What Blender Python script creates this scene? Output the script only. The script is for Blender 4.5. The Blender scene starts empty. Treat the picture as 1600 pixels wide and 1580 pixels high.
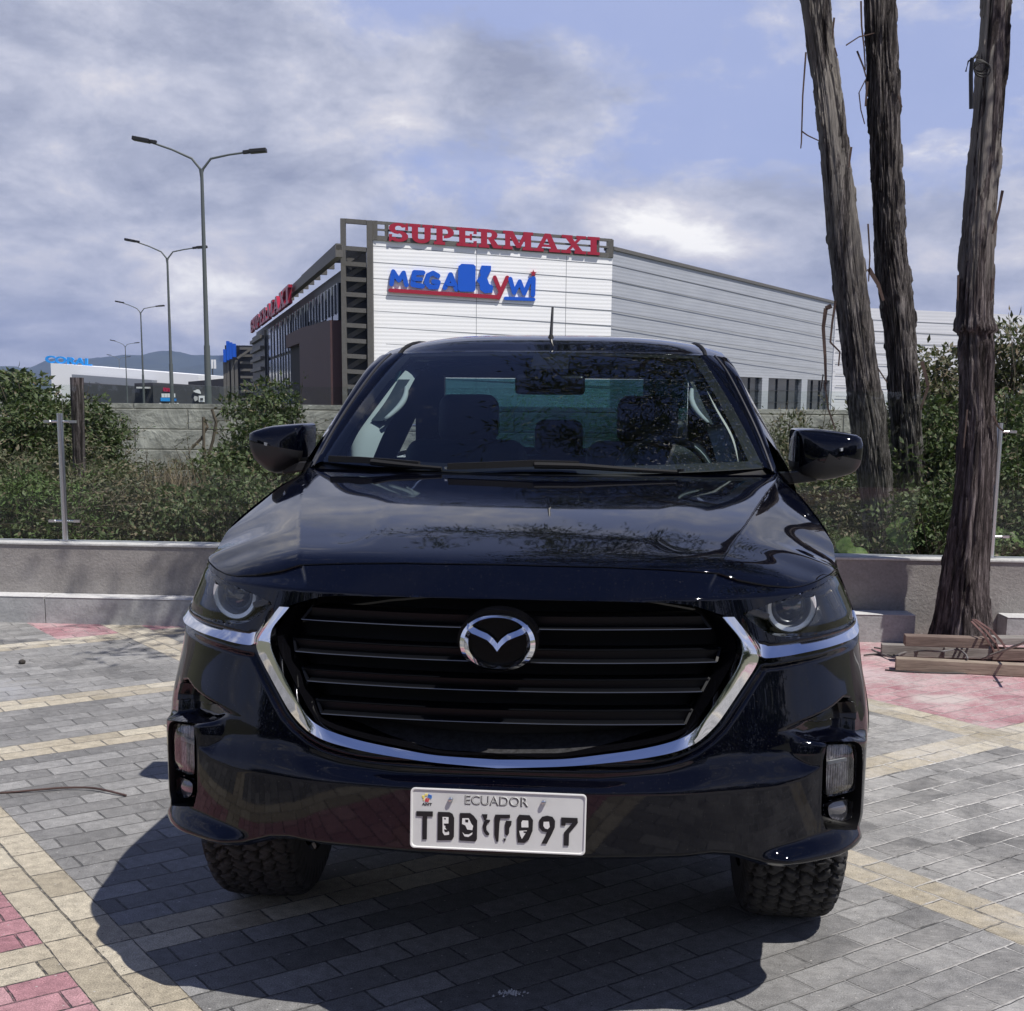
import bpy, math, random
import numpy as np
from mathutils import Vector
random.seed(7); RNG = np.random.default_rng(7)
R = math.radians
scene = bpy.context.scene
COL = scene.collection

# ------------------------------------------------------------------ camera, light, exposure
H = 1.55; FPX = 2050.0; PITCH = 9.6; ROLL = 0.5
cam_d = bpy.data.cameras.new('camera'); cam = bpy.data.objects.new('camera', cam_d); COL.objects.link(cam)
scene.camera = cam
cam.location = (0, 0, H)
cam_d.sensor_fit = 'HORIZONTAL'; cam_d.sensor_width = 36.0
cam_d.lens = 36.0 * FPX / 1600.0
cam_d.shift_y = (960.0 - 790.0) / 1600.0
cam_d.clip_start = 0.05; cam_d.clip_end = 20000
_f = Vector((0, math.cos(R(PITCH)), -math.sin(R(PITCH)))); _r = Vector((1, 0, 0)); _u = _r.cross(_f)
_r2 = _r * math.cos(R(ROLL)) + _u * math.sin(R(ROLL)); _u2 = -_r * math.sin(R(ROLL)) + _u * math.cos(R(ROLL))
from mathutils import Matrix
cam.rotation_euler = Matrix((( _r2.x, _u2.x, -_f.x), (_r2.y, _u2.y, -_f.y), (_r2.z, _u2.z, -_f.z))).to_euler()
def at(u, v, Y):                       # photo position + real distance -> point in the world
    d = _r2 * ((u - 800) / FPX) + _u2 * ((960 - v) / FPX) + _f
    t = Y / d.y
    return Vector((d.x * t, Y, H + d.z * t))

SUN = Vector((.42, -.36, 1.0)).normalized()          # direction to the sun
sl = bpy.data.lights.new('sun', 'SUN'); sun = bpy.data.objects.new('sun', sl); COL.objects.link(sun)
sl.energy = 5.0; sl.angle = R(0.5); sl.color = (1.0, .955, .89)
sun.rotation_euler = SUN.to_track_quat('Z', 'Y').to_euler()
sun.location = (5, -5, 12)

w = bpy.data.worlds.new("World"); scene.world = w; w.use_nodes = True
nt = w.node_tree; N = nt.nodes; L = nt.links; N.clear()
def wn(t, **k):
    n = N.new(t)
    for a, b in k.items(): setattr(n, a, b)
    return n
def wmath(op, a, b=None, c=None):
    n = N.new('ShaderNodeMath'); n.operation = op
    for i, x in enumerate((a, b, c)):
        if x is None: continue
        if isinstance(x, (int, float)): n.inputs[i].default_value = x
        else: L.new(x, n.inputs[i])
    return n.outputs[0]
sky = wn('ShaderNodeTexSky'); sky.sky_type = 'NISHITA'; sky.sun_disc = False
sky.sun_elevation = math.asin(SUN.z); sky.sun_rotation = math.atan2(SUN.x, SUN.y)
sky.altitude = 2500; sky.air_density = 1.0; sky.dust_density = 1.2; sky.ozone_density = 2.0
tc = wn('ShaderNodeTexCoord'); sep = wn('ShaderNodeSeparateXYZ'); L.new(tc.outputs['Generated'], sep.inputs[0])
dx, dy, dz = sep.outputs
zc = wmath('MAXIMUM', dz, 0.0)
cmb = wn('ShaderNodeCombineXYZ'); L.new(dx, cmb.inputs[0]); L.new(wmath('MULTIPLY', dy, .6), cmb.inputs[1]); L.new(wmath('MULTIPLY', wmath('POWER', zc, .85), 1.75), cmb.inputs[2])
def noise(vec, sc, det, rough=.55, dist=0., off=(0, 0, 0)):
    m = wn('ShaderNodeMapping'); L.new(vec, m.inputs[0]); m.inputs['Location'].default_value = off
    n = wn('ShaderNodeTexNoise'); L.new(m.outputs[0], n.inputs['Vector'])
    n.inputs['Scale'].default_value = sc; n.inputs['Detail'].default_value = det
    n.inputs['Roughness'].default_value = rough; n.inputs['Distortion'].default_value = dist
    return n.outputs['Fac']
n1 = noise(cmb.outputs[0], 4.6, 12, .60, .25, (3.1, .4, 0))
n2 = noise(cmb.outputs[0], 14., 12, .64, .15, (1.7, 5.2, 2))
n3 = noise(cmb.outputs[0], 9.5, 12, .60, .3, (9.2, 1.3, 4))
az = wmath('ARCTAN2', dx, dy)                        # 0 straight ahead, + to the right
el = wmath('ARCSINE', dz)
def blob(a0, e0, sa, se, amp):                        # a bank of cloud around one direction
    a = wmath('DIVIDE', wmath('SUBTRACT', az, R(a0)), R(sa)); e = wmath('DIVIDE', wmath('SUBTRACT', el, R(e0)), R(se))
    d = wmath('ADD', wmath('MULTIPLY', a, a), wmath('MULTIPLY', e, e))
    return wmath('MULTIPLY', wmath('EXPONENT', wmath('MULTIPLY', d, -1.0)), amp)
def total(l):
    s = l[0]
    for x in l[1:]: s = wmath('ADD', s, x)
    return s
cover = total([blob(-17, 5, 13, 6.5, .30), blob(-12, 12.5, 13, 3.2, .22), blob(-2, 12.8, 5.5, 1.6, .15), blob(7.5, 6.6, 4.5, 1.8, .30),
               blob(18, 4.5, 9, 2.2, .22), blob(-40, 20, 16, 20, .25), blob(6.8, 6.8, 3.2, 1.0, .17), blob(1, 3, 30, 2.4, .14), blob(6, 14, 11, 4.5, -.115), blob(14, 10, 9, 2.5, -.07), blob(3.5, 9.4, 5, 1.1, -.08)])
high = wn('ShaderNodeMapRange'); L.new(el, high.inputs[0]); high.inputs[1].default_value = R(17); high.inputs[2].default_value = R(45)
dens = wmath('ADD', wmath('ADD', wmath('MULTIPLY', n1, .75), wmath('MULTIPLY', n2, .25)), cover); dens = wmath('SUBTRACT', dens, wmath('MULTIPLY', high.outputs[0], .13))
def ramp(fac, stops, interp='LINEAR'):
    r = wn('ShaderNodeValToRGB'); L.new(fac, r.inputs[0]); r.color_ramp.interpolation = interp
    while len(r.color_ramp.elements) < len(stops): r.color_ramp.elements.new(.5)
    for e, (p, c) in zip(r.color_ramp.elements, stops): e.position = p; e.color = (*c, 1) if len(c) == 3 else c
    return r.outputs[0]
mask = ramp(dens, [(.45, (.05, .05, .05)), (.50, (.38, .38, .38)), (.555, (.85, .85, .85)), (.62, (1, 1, 1))], 'EASE')
bright = wmath('ADD', wmath('ADD', wmath('MULTIPLY', n3, .62), wmath('MULTIPLY', n2, .38)), total([blob(6.2, 7.0, 2.6, .9, .22), blob(8.8, 6.1, 2.4, .7, .19), blob(-13.6, 4.0, 3.0, 1.5, .20), blob(-10, 10.6, 4, 1.0, .05), blob(-14, 6.2, 8, 1.4, -.06), blob(-2, 12.9, 6, 1.2, -.09), blob(-20, 1.8, 7, 1.0, -.04)]))
ccol = ramp(bright, [(.36, (.32, .35, .47)), (.45, (.43, .46, .58)), (.53, (.57, .59, .70)), (.60, (.72, .71, .77)), (.72, (1.10, 1.08, 1.05))])
skc = wn('ShaderNodeMix', data_type='RGBA', blend_type='MULTIPLY'); skc.inputs[0].default_value = 1.0
L.new(sky.outputs[0], skc.inputs[6]); skc.inputs[7].default_value = (1.02, .93, .96, 1)
# the sky texture is very bright; clouds are brought to the same scale before the one Background strength
STR = 0.10
cs = wn('ShaderNodeMix', data_type='RGBA', blend_type='MULTIPLY'); cs.inputs[0].default_value = 1.0
L.new(ccol, cs.inputs[6]); cs.inputs[7].default_value = (1.0/STR, 1.0/STR, 1.0/STR, 1)
veil = wn('ShaderNodeMix', data_type='RGBA'); veil.inputs[0].default_value = .82      # thin high cloud over the blue
L.new(skc.outputs[2], veil.inputs[6]); vc = wn('ShaderNodeMix', data_type='RGBA'); L.new(high.outputs[0], vc.inputs[0]); vc.inputs[6].default_value = (.42/STR, .49/STR, .78/STR, 1); vc.inputs[7].default_value = (.06/STR, .10/STR, .29/STR, 1); L.new(vc.outputs[2], veil.inputs[7])
mx = wn('ShaderNodeMix', data_type='RGBA'); L.new(mask, mx.inputs[0]); L.new(veil.outputs[2], mx.inputs[6]); L.new(cs.outputs[2], mx.inputs[7])
bg = wn('ShaderNodeBackground'); bg.inputs[1].default_value = STR; L.new(mx.outputs[2], bg.inputs[0])
wo = wn('ShaderNodeOutputWorld'); L.new(bg.outputs[0], wo.inputs[0])
scene.view_settings.view_transform = 'Standard'; scene.view_settings.look = 'None'
scene.view_settings.exposure = 0.10; scene.view_settings.gamma = 1.0
scene.cycles.max_bounces = 10; scene.cycles.transparent_max_bounces = 24
scene.cycles.caustics_reflective = False; scene.cycles.caustics_refractive = False

# ------------------------------------------------------------------ helpers
class G:
    """small shader-graph helper"""
    def __init__(s, name):
        s.m = bpy.data.materials.new(name); s.m.use_nodes = True; s.t = s.m.node_tree; s.t.nodes.clear()
    def n(s, t, ins=None, **k):
        x = s.t.nodes.new(t)
        for a, b in k.items(): setattr(x, a, b)
        for a, b in (ins or {}).items(): s.set(x, a, b)
        return x
    def set(s, x, a, b):
        i = x.inputs[a]
        if isinstance(b, bpy.types.NodeSocket): s.t.links.new(b, i)
        else:
            if hasattr(i.default_value, '__len__') and not hasattr(b, '__len__'): b = [b] * len(i.default_value)
            if hasattr(b, '__len__') and hasattr(i.default_value, '__len__') and len(i.default_value) == 4 and len(b) == 3: b = (*b, 1)
            i.default_value = b
    def math(s, op, a, b=None, c=None, clamp=False):
        x = s.t.nodes.new('ShaderNodeMath'); x.operation = op; x.use_clamp = clamp
        for i, v in enumerate((a, b, c)):
            if v is not None: s.set(x, i, v)
        return x.outputs[0]
    def mix(s, f, a, b, blend='MIX'):
        x = s.n('ShaderNodeMix', data_type='RGBA', blend_type=blend); s.set(x, 0, f); s.set(x, 6, a); s.set(x, 7, b); return x.outputs[2]
    def noise(s, vec, sc, det=4, rough=.55, dist=0.):
        x = s.n('ShaderNodeTexNoise', {'Scale': sc, 'Detail': det, 'Roughness': rough, 'Distortion': dist}); s.set(x, 'Vector', vec); return x.outputs['Fac']
    def ramp(s, f, stops):
        r = s.n('ShaderNodeValToRGB'); s.set(r, 0, f)
        while len(r.color_ramp.elements) < len(stops): r.color_ramp.elements.new(.5)
        for e, (p, c) in zip(r.color_ramp.elements, stops):
            e.position = p; e.color = (c, c, c, 1) if isinstance(c, (int, float)) else (*c, 1)
        return r.outputs[0]
    def map(s, vec, scale=(1, 1, 1), rot=(0, 0, 0), loc=(0, 0, 0)):
        return s.n('ShaderNodeMapping', {'Vector': vec, 'Scale': scale, 'Rotation': rot, 'Location': loc}).outputs[0]
    def pos(s): return s.n('ShaderNodeNewGeometry').outputs['Position']
    def obj(s): return s.n('ShaderNodeTexCoord').outputs['Object']
    def bump(s, h, st=.5, d=.01): return s.n('ShaderNodeBump', {'Height': h, 'Strength': st, 'Distance': d}).outputs[0]
    def out(s, sh): o = s.n('ShaderNodeOutputMaterial'); s.t.links.new(sh, o.inputs[0]); return s.m
    def bsdf(s, **k):
        x = s.n('ShaderNodeBsdfPrincipled')
        for a, b in k.items(): s.set(x, a.replace('_', ' '), b)
        return x.outputs[0]
def plain(name, col, rough=.6, metal=0., coat=0., coatr=.03, spec=.5, var=.0, nsc=8., bump=0., bsc=60.):
    g = G(name); k = dict(Base_Color=col, Roughness=rough, Metallic=metal, Coat_Weight=coat, Coat_Roughness=coatr)
    o = g.obj()
    if var:
        f = g.noise(o, nsc, 6, .6); a = [c * (1 - var) for c in col]; b = [min(1, c * (1 + var)) for c in col]
        k['Base_Color'] = g.ramp(f, [(.3, a), (.7, b)])
    if bump: k['Normal'] = g.bump(g.noise(o, bsc, 5, .6), bump, .003)
    b = g.n('ShaderNodeBsdfPrincipled')
    for a, v in k.items(): g.set(b, a.replace('_', ' '), v)
    g.set(b, 'Specular IOR Level', spec)
    return g.out(b.outputs[0])
def glass(name, tint=(.9, .95, .93), ior=1.5, rough=0.0, dust=0.0, spec=1.0):
    g = G(name)
    fr = g.n('ShaderNodeFresnel', {'IOR': ior}).outputs[0]
    if spec != 1: fr = g.math('MULTIPLY', fr, spec)
    tr = g.n('ShaderNodeBsdfTransparent', {'Color': tint}).outputs[0]
    gl = g.n('ShaderNodeBsdfGlossy', {'Roughness': rough, 'Color': (1, 1, 1)}).outputs[0]
    mx = g.n('ShaderNodeMixShader'); g.set(mx, 0, fr); g.set(mx, 1, tr); g.set(mx, 2, gl); o = mx.outputs[0]
    if dust:
        p = g.obj(); f = g.ramp(g.noise(p, 110, 2, .5), [(.66, 0.), (.70, 1.)]); f2 = g.ramp(g.noise(p, 2.2, 3, .5), [(.45, 0.), (.65, 1.)])
        d = g.n('ShaderNodeBsdfDiffuse', {'Color': (.5, .5, .48)}).outputs[0]; f2 = g.n('ShaderNodeMapRange', {'Value': g.math('ADD', g.n('ShaderNodeSeparateXYZ', {'Vector': p}).outputs[0], g.math('MULTIPLY', f2, .25)), 'From Min': .15, 'From Max': .5}).outputs[0]
        m2 = g.n('ShaderNodeMixShader'); g.set(m2, 0, g.math('MULTIPLY', g.math('MULTIPLY', f, f2), dust)); g.set(m2, 1, o); g.set(m2, 2, d); o = m2.outputs[0]
    return g.out(o)

def mesh_from(name, V, F, smooth=False):
    me = bpy.data.meshes.new(name)
    V = np.asarray(V, dtype=np.float32).reshape(-1, 3)
    if isinstance(F, np.ndarray) and F.ndim == 2:
        k = F.shape[1]; me.vertices.add(len(V)); me.vertices.foreach_set('co', V.ravel())
        me.loops.add(F.size); me.loops.foreach_set('vertex_index', F.astype(np.int32).ravel())
        me.polygons.add(len(F)); me.polygons.foreach_set('loop_start', np.arange(0, F.size, k, dtype=np.int32))
        me.polygons.foreach_set('loop_total', np.full(len(F), k, dtype=np.int32)); me.update(calc_edges=True); me.validate()
    else:
        me.from_pydata([tuple(map(float, v)) for v in V], [], [tuple(f) for f in F]); me.update()
    if smooth: me.polygons.foreach_set('use_smooth', np.ones(len(me.polygons), dtype=bool))
    return me
def link(name, me, mat, parent=None, mats=None):
    o = bpy.data.objects.new(name, me); COL.objects.link(o)
    if mat is not None and len(me.materials) == 0: me.materials.append(mat)
    if parent is not None: o.parent = parent
    return o
class MB:
    """collects shapes into ONE mesh"""
    def __init__(s): s.v = []; s.f = []; s.n = 0
    def add(s, V, F):
        V = [tuple(map(float, p)) for p in V]
        s.v += V; s.f += [tuple(int(i) + s.n for i in f) for f in F]; s.n += len(V); return s
    def box(s, x0, x1, y0, y1, z0, z1):
        return s.add([(x0,y0,z0),(x1,y0,z0),(x1,y1,z0),(x0,y1,z0),(x0,y0,z1),(x1,y0,z1),(x1,y1,z1),(x0,y1,z1)],
                     [(0,3,2,1),(4,5,6,7),(0,1,5,4),(1,2,6,5),(2,3,7,6),(3,0,4,7)])
    def hexa(s, P):                      # 8 points: bottom ring, top ring
        return s.add(P, [(0,3,2,1),(4,5,6,7),(0,1,5,4),(1,2,6,5),(2,3,7,6),(3,0,4,7)])
    def bar(s, a, b, w, h=None, up=(0, 0, 1)):
        a = Vector(a); b = Vector(b); h = h or w; d = (b - a).normalized(); up = Vector(up)
        if abs(d.dot(up)) > .98: up = Vector((1, 0, 0))
        x = d.cross(up).normalized(); y = x.cross(d).normalized(); P = []
        for c in (a, b):
            for (i, j) in ((-1, -1), (1, -1), (1, 1), (-1, 1)): P.append(c + x * (w / 2 * i) + y * (h / 2 * j))
        return s.add(P, [(0,3,2,1),(4,5,6,7),(0,1,5,4),(1,2,6,5),(2,3,7,6),(3,0,4,7)])
    def tube(s, pts, r, k=8, cap=True):
        pts = [Vector(p) for p in pts]; rs = r if hasattr(r, '__len__') else [r] * len(pts)
        V = []; F = []; ref = Vector((.13, .21, 1)).normalized()
        for i, p in enumerate(pts):
            d = (pts[min(i + 1, len(pts) - 1)] - pts[max(i - 1, 0)]).normalized()
            rf = ref if abs(d.dot(ref)) < .95 else Vector((1, 0, 0))
            x = d.cross(rf).normalized(); y = x.cross(d)
            for j in range(k):
                a = 2 * math.pi * j / k; V.append(p + x * (rs[i] * math.cos(a)) + y * (rs[i] * math.sin(a)))
        for i in range(len(pts) - 1):
            for j in range(k): F.append((i*k+j, i*k+(j+1)%k, (i+1)*k+(j+1)%k, (i+1)*k+j))
        if cap: F.append(tuple(range(k))[::-1]); F.append(tuple((len(pts)-1)*k + j for j in range(k)))
        return s.add(V, F)
    def prism(s, poly, fn, d0, d1):      # poly 2D, fn(x, y, d) -> 3D
        n = len(poly); V = [fn(x, y, d0) for x, y in poly] + [fn(x, y, d1) for x, y in poly]
        F = [tuple(range(n))[::-1], tuple(range(n, 2*n))] + [(i, (i+1)%n, n+(i+1)%n, n+i) for i in range(n)]
        return s.add(V, F)
    def grid(s, A):                      # A: rows x cols x 3
        A = np.asarray(A, float); r, c, _ = A.shape
        return s.add(A.reshape(-1, 3), [(i*c+j, i*c+j+1, (i+1)*c+j+1, (i+1)*c+j) for i in range(r-1) for j in range(c-1)])
    def build(s, name, mat, parent=None, smooth=False, bevel=0., loc=None):
        me = mesh_from(name, s.v, s.f, smooth); o = link(name, me, mat, parent)
        if bevel:
            b = o.modifiers.new('bevel', 'BEVEL'); b.width = bevel; b.segments = 2; b.limit_method = 'ANGLE'; b.angle_limit = R(40)
        if loc: o.location = loc
        return o
def auto_smooth(o, ang=35):
    me = o.data
    me.polygons.foreach_set('use_smooth', np.ones(len(me.polygons), dtype=bool))
    try: me.set_sharp_from_angle(angle=R(ang))
    except Exception: pass
    return o
def tag(o, label=None, cat=None, group=None, kind=None):
    if label: o['label'] = label
    if cat: o['category'] = cat
    if group: o['group'] = group
    if kind: o['kind'] = kind
    return o
def empty(name, loc=(0, 0, 0), rz=0):
    o = bpy.data.objects.new(name, None); COL.objects.link(o); o.location = loc; o.rotation_euler = (0, 0, rz); o.empty_display_size = .2; return o
def text_mesh(body, size, depth, offset=0., space=1.):
    c = bpy.data.curves.new('t', 'FONT'); c.body = body; c.size = size; c.extrude = depth; c.offset = offset; c.align_x = 'CENTER'; c.align_y = 'CENTER'; c.space_character = space; c.resolution_u = 4
    o = bpy.data.objects.new('t', c); COL.objects.link(o); dg = bpy.context.evaluated_depsgraph_get()
    me = bpy.data.meshes.new_from_object(o.evaluated_get(dg)); bpy.data.objects.remove(o); bpy.data.curves.remove(c); return me
def smooth01(t): t = np.clip(t, 0, 1); return t * t * (3 - 2 * t)

# ------------------------------------------------------------------ ground and paving
def ground_sheet(name, x0, x1, y0, y1, z, mat, nx=1, ny=1):
    xs = np.linspace(x0, x1, nx+1); ys = np.linspace(y0, y1, ny+1); X, Y = np.meshgrid(xs, ys)
    o = MB().grid(np.stack([X, Y, X*0 + z], -1)).build(name, mat); tag(o, kind='structure'); return o
g = G('soil'); p = g.pos(); f = g.noise(p, .8, 8, .6); f2 = g.noise(p, .02, 4, .6)
m_soil = g.out(g.bsdf(Base_Color=g.mix(f2, g.ramp(f, [(.3, (.09, .08, .06)), (.7, (.17, .15, .11))]), (.10, .12, .06), 'MIX'), Roughness=.95, Normal=g.bump(f, .6, .05)))
gy_ = [(-600, -.006), (17.6, -.006), (26, -2.0), (5200, -2.0)]
tag(MB().grid(np.array([[(x, y, z) for x in (-6500, -20, 0, 20, 6500)] for y, z in gy_])).build('ground', m_soil), kind='structure')

def make_paving():
    g = G('paving')
    P = g.pos(); A = R(35)
    # long courses run along e1 (35 degrees); s along e1, t across
    q = g.map(P, rot=(0, 0, -A)); wob = g.noise(P, 1.3, 2, .5)
    sp = g.n('ShaderNodeSeparateXYZ', {'Vector': q}); s, t = sp.outputs[0], sp.outputs[1]
    ns = g.noise(P, 9, 2, .5)
    sw = g.math('ADD', s, g.math('MULTIPLY_ADD', ns, .010, -.005)); tw = g.math('ADD', t, g.math('MULTIPLY_ADD', g.noise(P, 8, 2, .5), .010, -.005))
    X = g.n('ShaderNodeSeparateXYZ', {'Vector': P}).outputs; right = g.n('ShaderNodeMapRange', {'Value': X[0], 'From Min': .5, 'From Max': 1.5}).outputs[0]
    msz = g.math('ADD', .0042, g.math('MULTIPLY', g.math('MULTIPLY', right, g.math('MULTIPLY', g.math('LESS_THAN', X[1], 5.6), g.ramp(g.noise(P, 2.6, 5, .75), [(.42, 0.), (.66, 1.)]))), .0075))
    def brick(vx, vy):
        c = g.n('ShaderNodeCombineXYZ', {'X': vx, 'Y': vy}).outputs[0]
        b = g.n('ShaderNodeTexBrick', {'Vector': c, 'Color1': (0, 0, 0), 'Color2': (1, 1, 1), 'Mortar': (.5, .5, .5), 'Scale': 1.0, 'Mortar Size': msz, 'Mortar Smooth': .55, 'Bias': 0., 'Brick Width': .22, 'Row Height': .11})
        b.offset = .5; b.offset_frequency = 2; return b
    b1 = brick(sw, tw); b2 = brick(tw, g.math('SUBTRACT', sw, .05))
    def band(v, a, b): return g.math('MULTIPLY', g.math('GREATER_THAN', v, a), g.math('LESS_THAN', v, b))
    OR = lambda *l: (l[0] if len(l) == 1 else g.math('MAXIMUM', l[0], OR(*l[1:])))
    sb = OR(band(s, .93, 1.15), band(s, -.50, -.28), band(s, 3.24, 3.46), band(s, 5.11, 5.33), g.math('MULTIPLY', band(s, 2.69, 2.91), g.math('GREATER_THAN', t, 5.83)))
    tb = OR(band(t, 3.41, 3.63), band(t, 5.61, 5.83), band(t, 6.49, 6.71), band(t, 8.03, 8.25))
    cream = OR(sb, tb)
    pink = OR(band(s, -.28, .93), g.math('GREATER_THAN', s, 5.33), g.math('MULTIPLY', g.math('GREATER_THAN', t, 8.25), g.math('GREATER_THAN', s, 2.3)))
    bf = g.mix(sb, b1.outputs['Color'], b2.outputs['Color']); mort = g.mix(sb, b1.outputs['Fac'], b2.outputs['Fac'])
    mort = g.n('ShaderNodeSeparateColor', {'Color': mort}).outputs[0]
    rnd = g.n('ShaderNodeSeparateColor', {'Color': bf}).outputs[0]
    # the stone itself
    fine = g.noise(P, 240, 6, .75); mid = g.noise(P, 26, 6, .65); big = g.noise(P, 1.1, 6, .6, .4)
    grey = g.ramp(rnd, [(0, (.13, .129, .128)), (.5, (.19, .189, .187)), (1, (.26, .258, .254))])
    crm = g.ramp(rnd, [(0, (.30, .265, .20)), (.5, (.39, .345, .265)), (1, (.46, .42, .335))])
    pnk = g.ramp(rnd, [(0, (.30, .15, .17)), (.5, (.36, .19, .21)), (1, (.42, .25, .265))])
    c = g.mix(cream, g.mix(pink, grey, pnk), crm)
    c = g.mix(.55, c, g.ramp(mid, [(.34, .30), (.66, .70)]), 'OVERLAY')
    c = g.mix(1., c, g.ramp(fine, [(.3, .16), (.5, .5), (.70, .88)]), 'OVERLAY')
    # bedding sand and cement dust, heavier on the right; a pale film over the far left
    X = g.n('ShaderNodeSeparateXYZ', {'Vector': P}).outputs
    right = g.n('ShaderNodeMapRange', {'Value': X[0], 'From Min': .4, 'From Max': 1.7}).outputs[0]
    far = g.n('ShaderNodeMapRange', {'Value': X[1], 'From Min': 3.6, 'From Max': 8.0}).outputs[0]
    dust = g.math('MULTIPLY', g.ramp(g.noise(P, 2.6, 8, .68, .5), [(.40, 0.), (.62, 1.)]), g.math('MAXIMUM', g.math('MULTIPLY', right, .62), g.math('MULTIPLY', far, .42)))
    grain = g.ramp(g.noise(g.map(P, scale=(1, 3, 1), rot=(0, 0, -A)), 30, 4, .7), [(.35, .25), (.6, 1.)])
    c = g.mix(g.math('MULTIPLY', dust, grain), c, (.56, .545, .52))
    # joints: dark grit near the truck, pale sand to the right
    jm = g.ramp(g.noise(P, 3.1, 5, .7), [(.36, 0.), (.52, 1.)]); sand = g.math('MULTIPLY', g.math('MULTIPLY', right, 1.), jm)
    sand = g.math('MAXIMUM', sand, g.math('MULTIPLY', g.math('MULTIPLY', jm, far), .5))
    jc = g.mix(sand, (.05, .05, .05), (.66, .645, .62))
    edge = g.ramp(g.noise(P, 42, 4, .7), [(.36, .25), (.58, 1.)])
    c = g.mix(g.math('MULTIPLY', mort, edge), c, jc)
    vo = g.n('ShaderNodeTexVoronoi', {'Vector': P, 'Scale': 75., 'Randomness': 1.}); pb = g.math('MULTIPLY', g.math('LESS_THAN', vo.outputs['Distance'], .22), g.math('GREATER_THAN', g.n('ShaderNodeSeparateColor', {'Color': vo.outputs['Color']}).outputs[0], .93))
    c = g.mix(g.math('MULTIPLY', pb, .8), c, g.mix(g.math('GREATER_THAN', g.n('ShaderNodeSeparateColor', {'Color': vo.outputs['Color']}).outputs[1], .5), (.06, .055, .05), (.5, .48, .45)))
    # spalled cement patches
    def patch(cx, cy, r, sx=1.0):
        dx = g.math('MULTIPLY', g.math('SUBTRACT', X[0], cx), 1/sx); dy = g.math('SUBTRACT', X[1], cy)
        d = g.math('SQRT', g.math('ADD', g.math('MULTIPLY', dx, dx), g.math('MULTIPLY', dy, dy)))
        d = g.math('ADD', d, g.math('MULTIPLY_ADD', g.noise(P, 11, 5, .7), r*1.6, -r*.8))
        return g.ramp(g.math('DIVIDE', d, r*2), [(.25, 1.), (.5, 0.)])
    for (a, b, r, sx, col, k) in ((2.25, 6.65, .14, 1.7, (.50, .44, .42), .9), (2.95, 5.9, .42, 1.3, (.20, .19, .19), .75), (1.85, 7.3, .25, 1.6, (.55, .46, .47), .6),
                                   (-3.2, 6.6, .4, 2.2, (.33, .34, .37), .5)):
        c = g.mix(g.math('MULTIPLY', patch(a, b, r, sx), k), c, col)
    h = g.math('ADD', g.math('MULTIPLY', g.math('SUBTRACT', 1.0, mort), 1.0), g.math('MULTIPLY', g.math('ADD', g.math('MULTIPLY', fine, .22), g.math('MULTIPLY', mid, .35)), 1.0))
    h = g.math('ADD', h, g.math('MULTIPLY', rnd, .25))
    return g.out(g.bsdf(Base_Color=c, Roughness=g.ramp(mid, [(.3, .68), (.7, .9)]), Normal=g.bump(h, 1.0, .011), Specular_IOR_Level=.35))
m_pave = make_paving()
ground_sheet('paving', -9, 9, -6, 9.25, 0.0, m_pave)

# ------------------------------------------------------------------ low wall with kerb, glass fence
def wl(x): return 8.67 - .0785 * (x + 3.44)         # front line of the kerb
def concrete(name, a, b, sc=1.2, bump=.5, streak=True, speck=60):
    g = G(name); P = g.pos(); f = g.noise(P, sc, 8, .62, .3); f2 = g.noise(g.map(P, scale=(1.3, 1.3, 2.4)), sc * 2.2, 8, .68, .3); fn = g.noise(P, speck, 5, .7)
    c = g.mix(g.math('MULTIPLY', f, 1.), a, b); c = g.mix(.65, c, g.ramp(f2, [(.3, .36), (.7, .64)]), 'OVERLAY'); c = g.mix(.4, c, g.ramp(fn, [(.3, .3), (.7, .7)]), 'OVERLAY')
    return g.out(g.bsdf(Base_Color=c, Roughness=.88, Normal=g.bump(g.math('ADD', f2, g.math('MULTIPLY', fn, .4)), bump, .02)))
m_render = concrete('grey render', (.20, .185, .175), (.33, .315, .30), .9)
m_coping = concrete('pale coping', (.42, .42, .41), (.52, .52, .51), 2., .2)
m_kerb = concrete('precast kerb', (.30, .31, .31), (.40, .40, .40), 1.5, .3)
m_kerbtop = concrete('kerb edge', (.46, .46, .46), (.56, .56, .56), 2, .2)
def slab(mb, x0, x1, d0, d1, z0, z1):
    mb.hexa([(x0, wl(x0)+d0, z0), (x1, wl(x1)+d0, z0), (x1, wl(x1)+d1, z0), (x0, wl(x0)+d1, z0),
             (x0, wl(x0)+d0, z1), (x1, wl(x1)+d0, z1), (x1, wl(x1)+d1, z1), (x0, wl(x0)+d1, z1)])
wall = empty('low_wall', (0, wl(0)+.2, 0)); tag(wall, 'low grey rendered wall with a pale coping, running behind the truck under the glass fence', 'wall')
def inv(o, root): o.location = Vector(o.location) - root.location; return o
mb = MB(); slab(mb, -8, 8, .17, .37, 0, .504); inv(mb.build('wall_face', m_render, wall), wall)
mb = MB(); slab(mb, -8, 8, .160, .380, .506, .522); inv(mb.build('coping', m_coping, wall, bevel=.004), wall)
kx = [-5.6, -4.38, -3.12, -1.86, -.6, .66, 1.62, 2.56]
def kerb(x0, x1, label):
    r = empty('kerb_stone', ((x0+x1)/2, wl((x0+x1)/2), 0)); tag(r, label, 'kerb', 'kerb stones along the foot of the low wall')
    mb = MB(); slab(mb, x0+.003, x1-.003, 0, .168, 0, .172); inv(mb.build('block', m_kerb, r), r)
    mb = MB(); slab(mb, x0+.003, x1-.003, -.003, .168, .1735, .180); inv(mb.build('top_edge', m_kerbtop, r, bevel=.003), r)
kerb(-5.6, -3.12 - .0, 'grey kerb stone with a white top edge at the far left of the wall')
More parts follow.
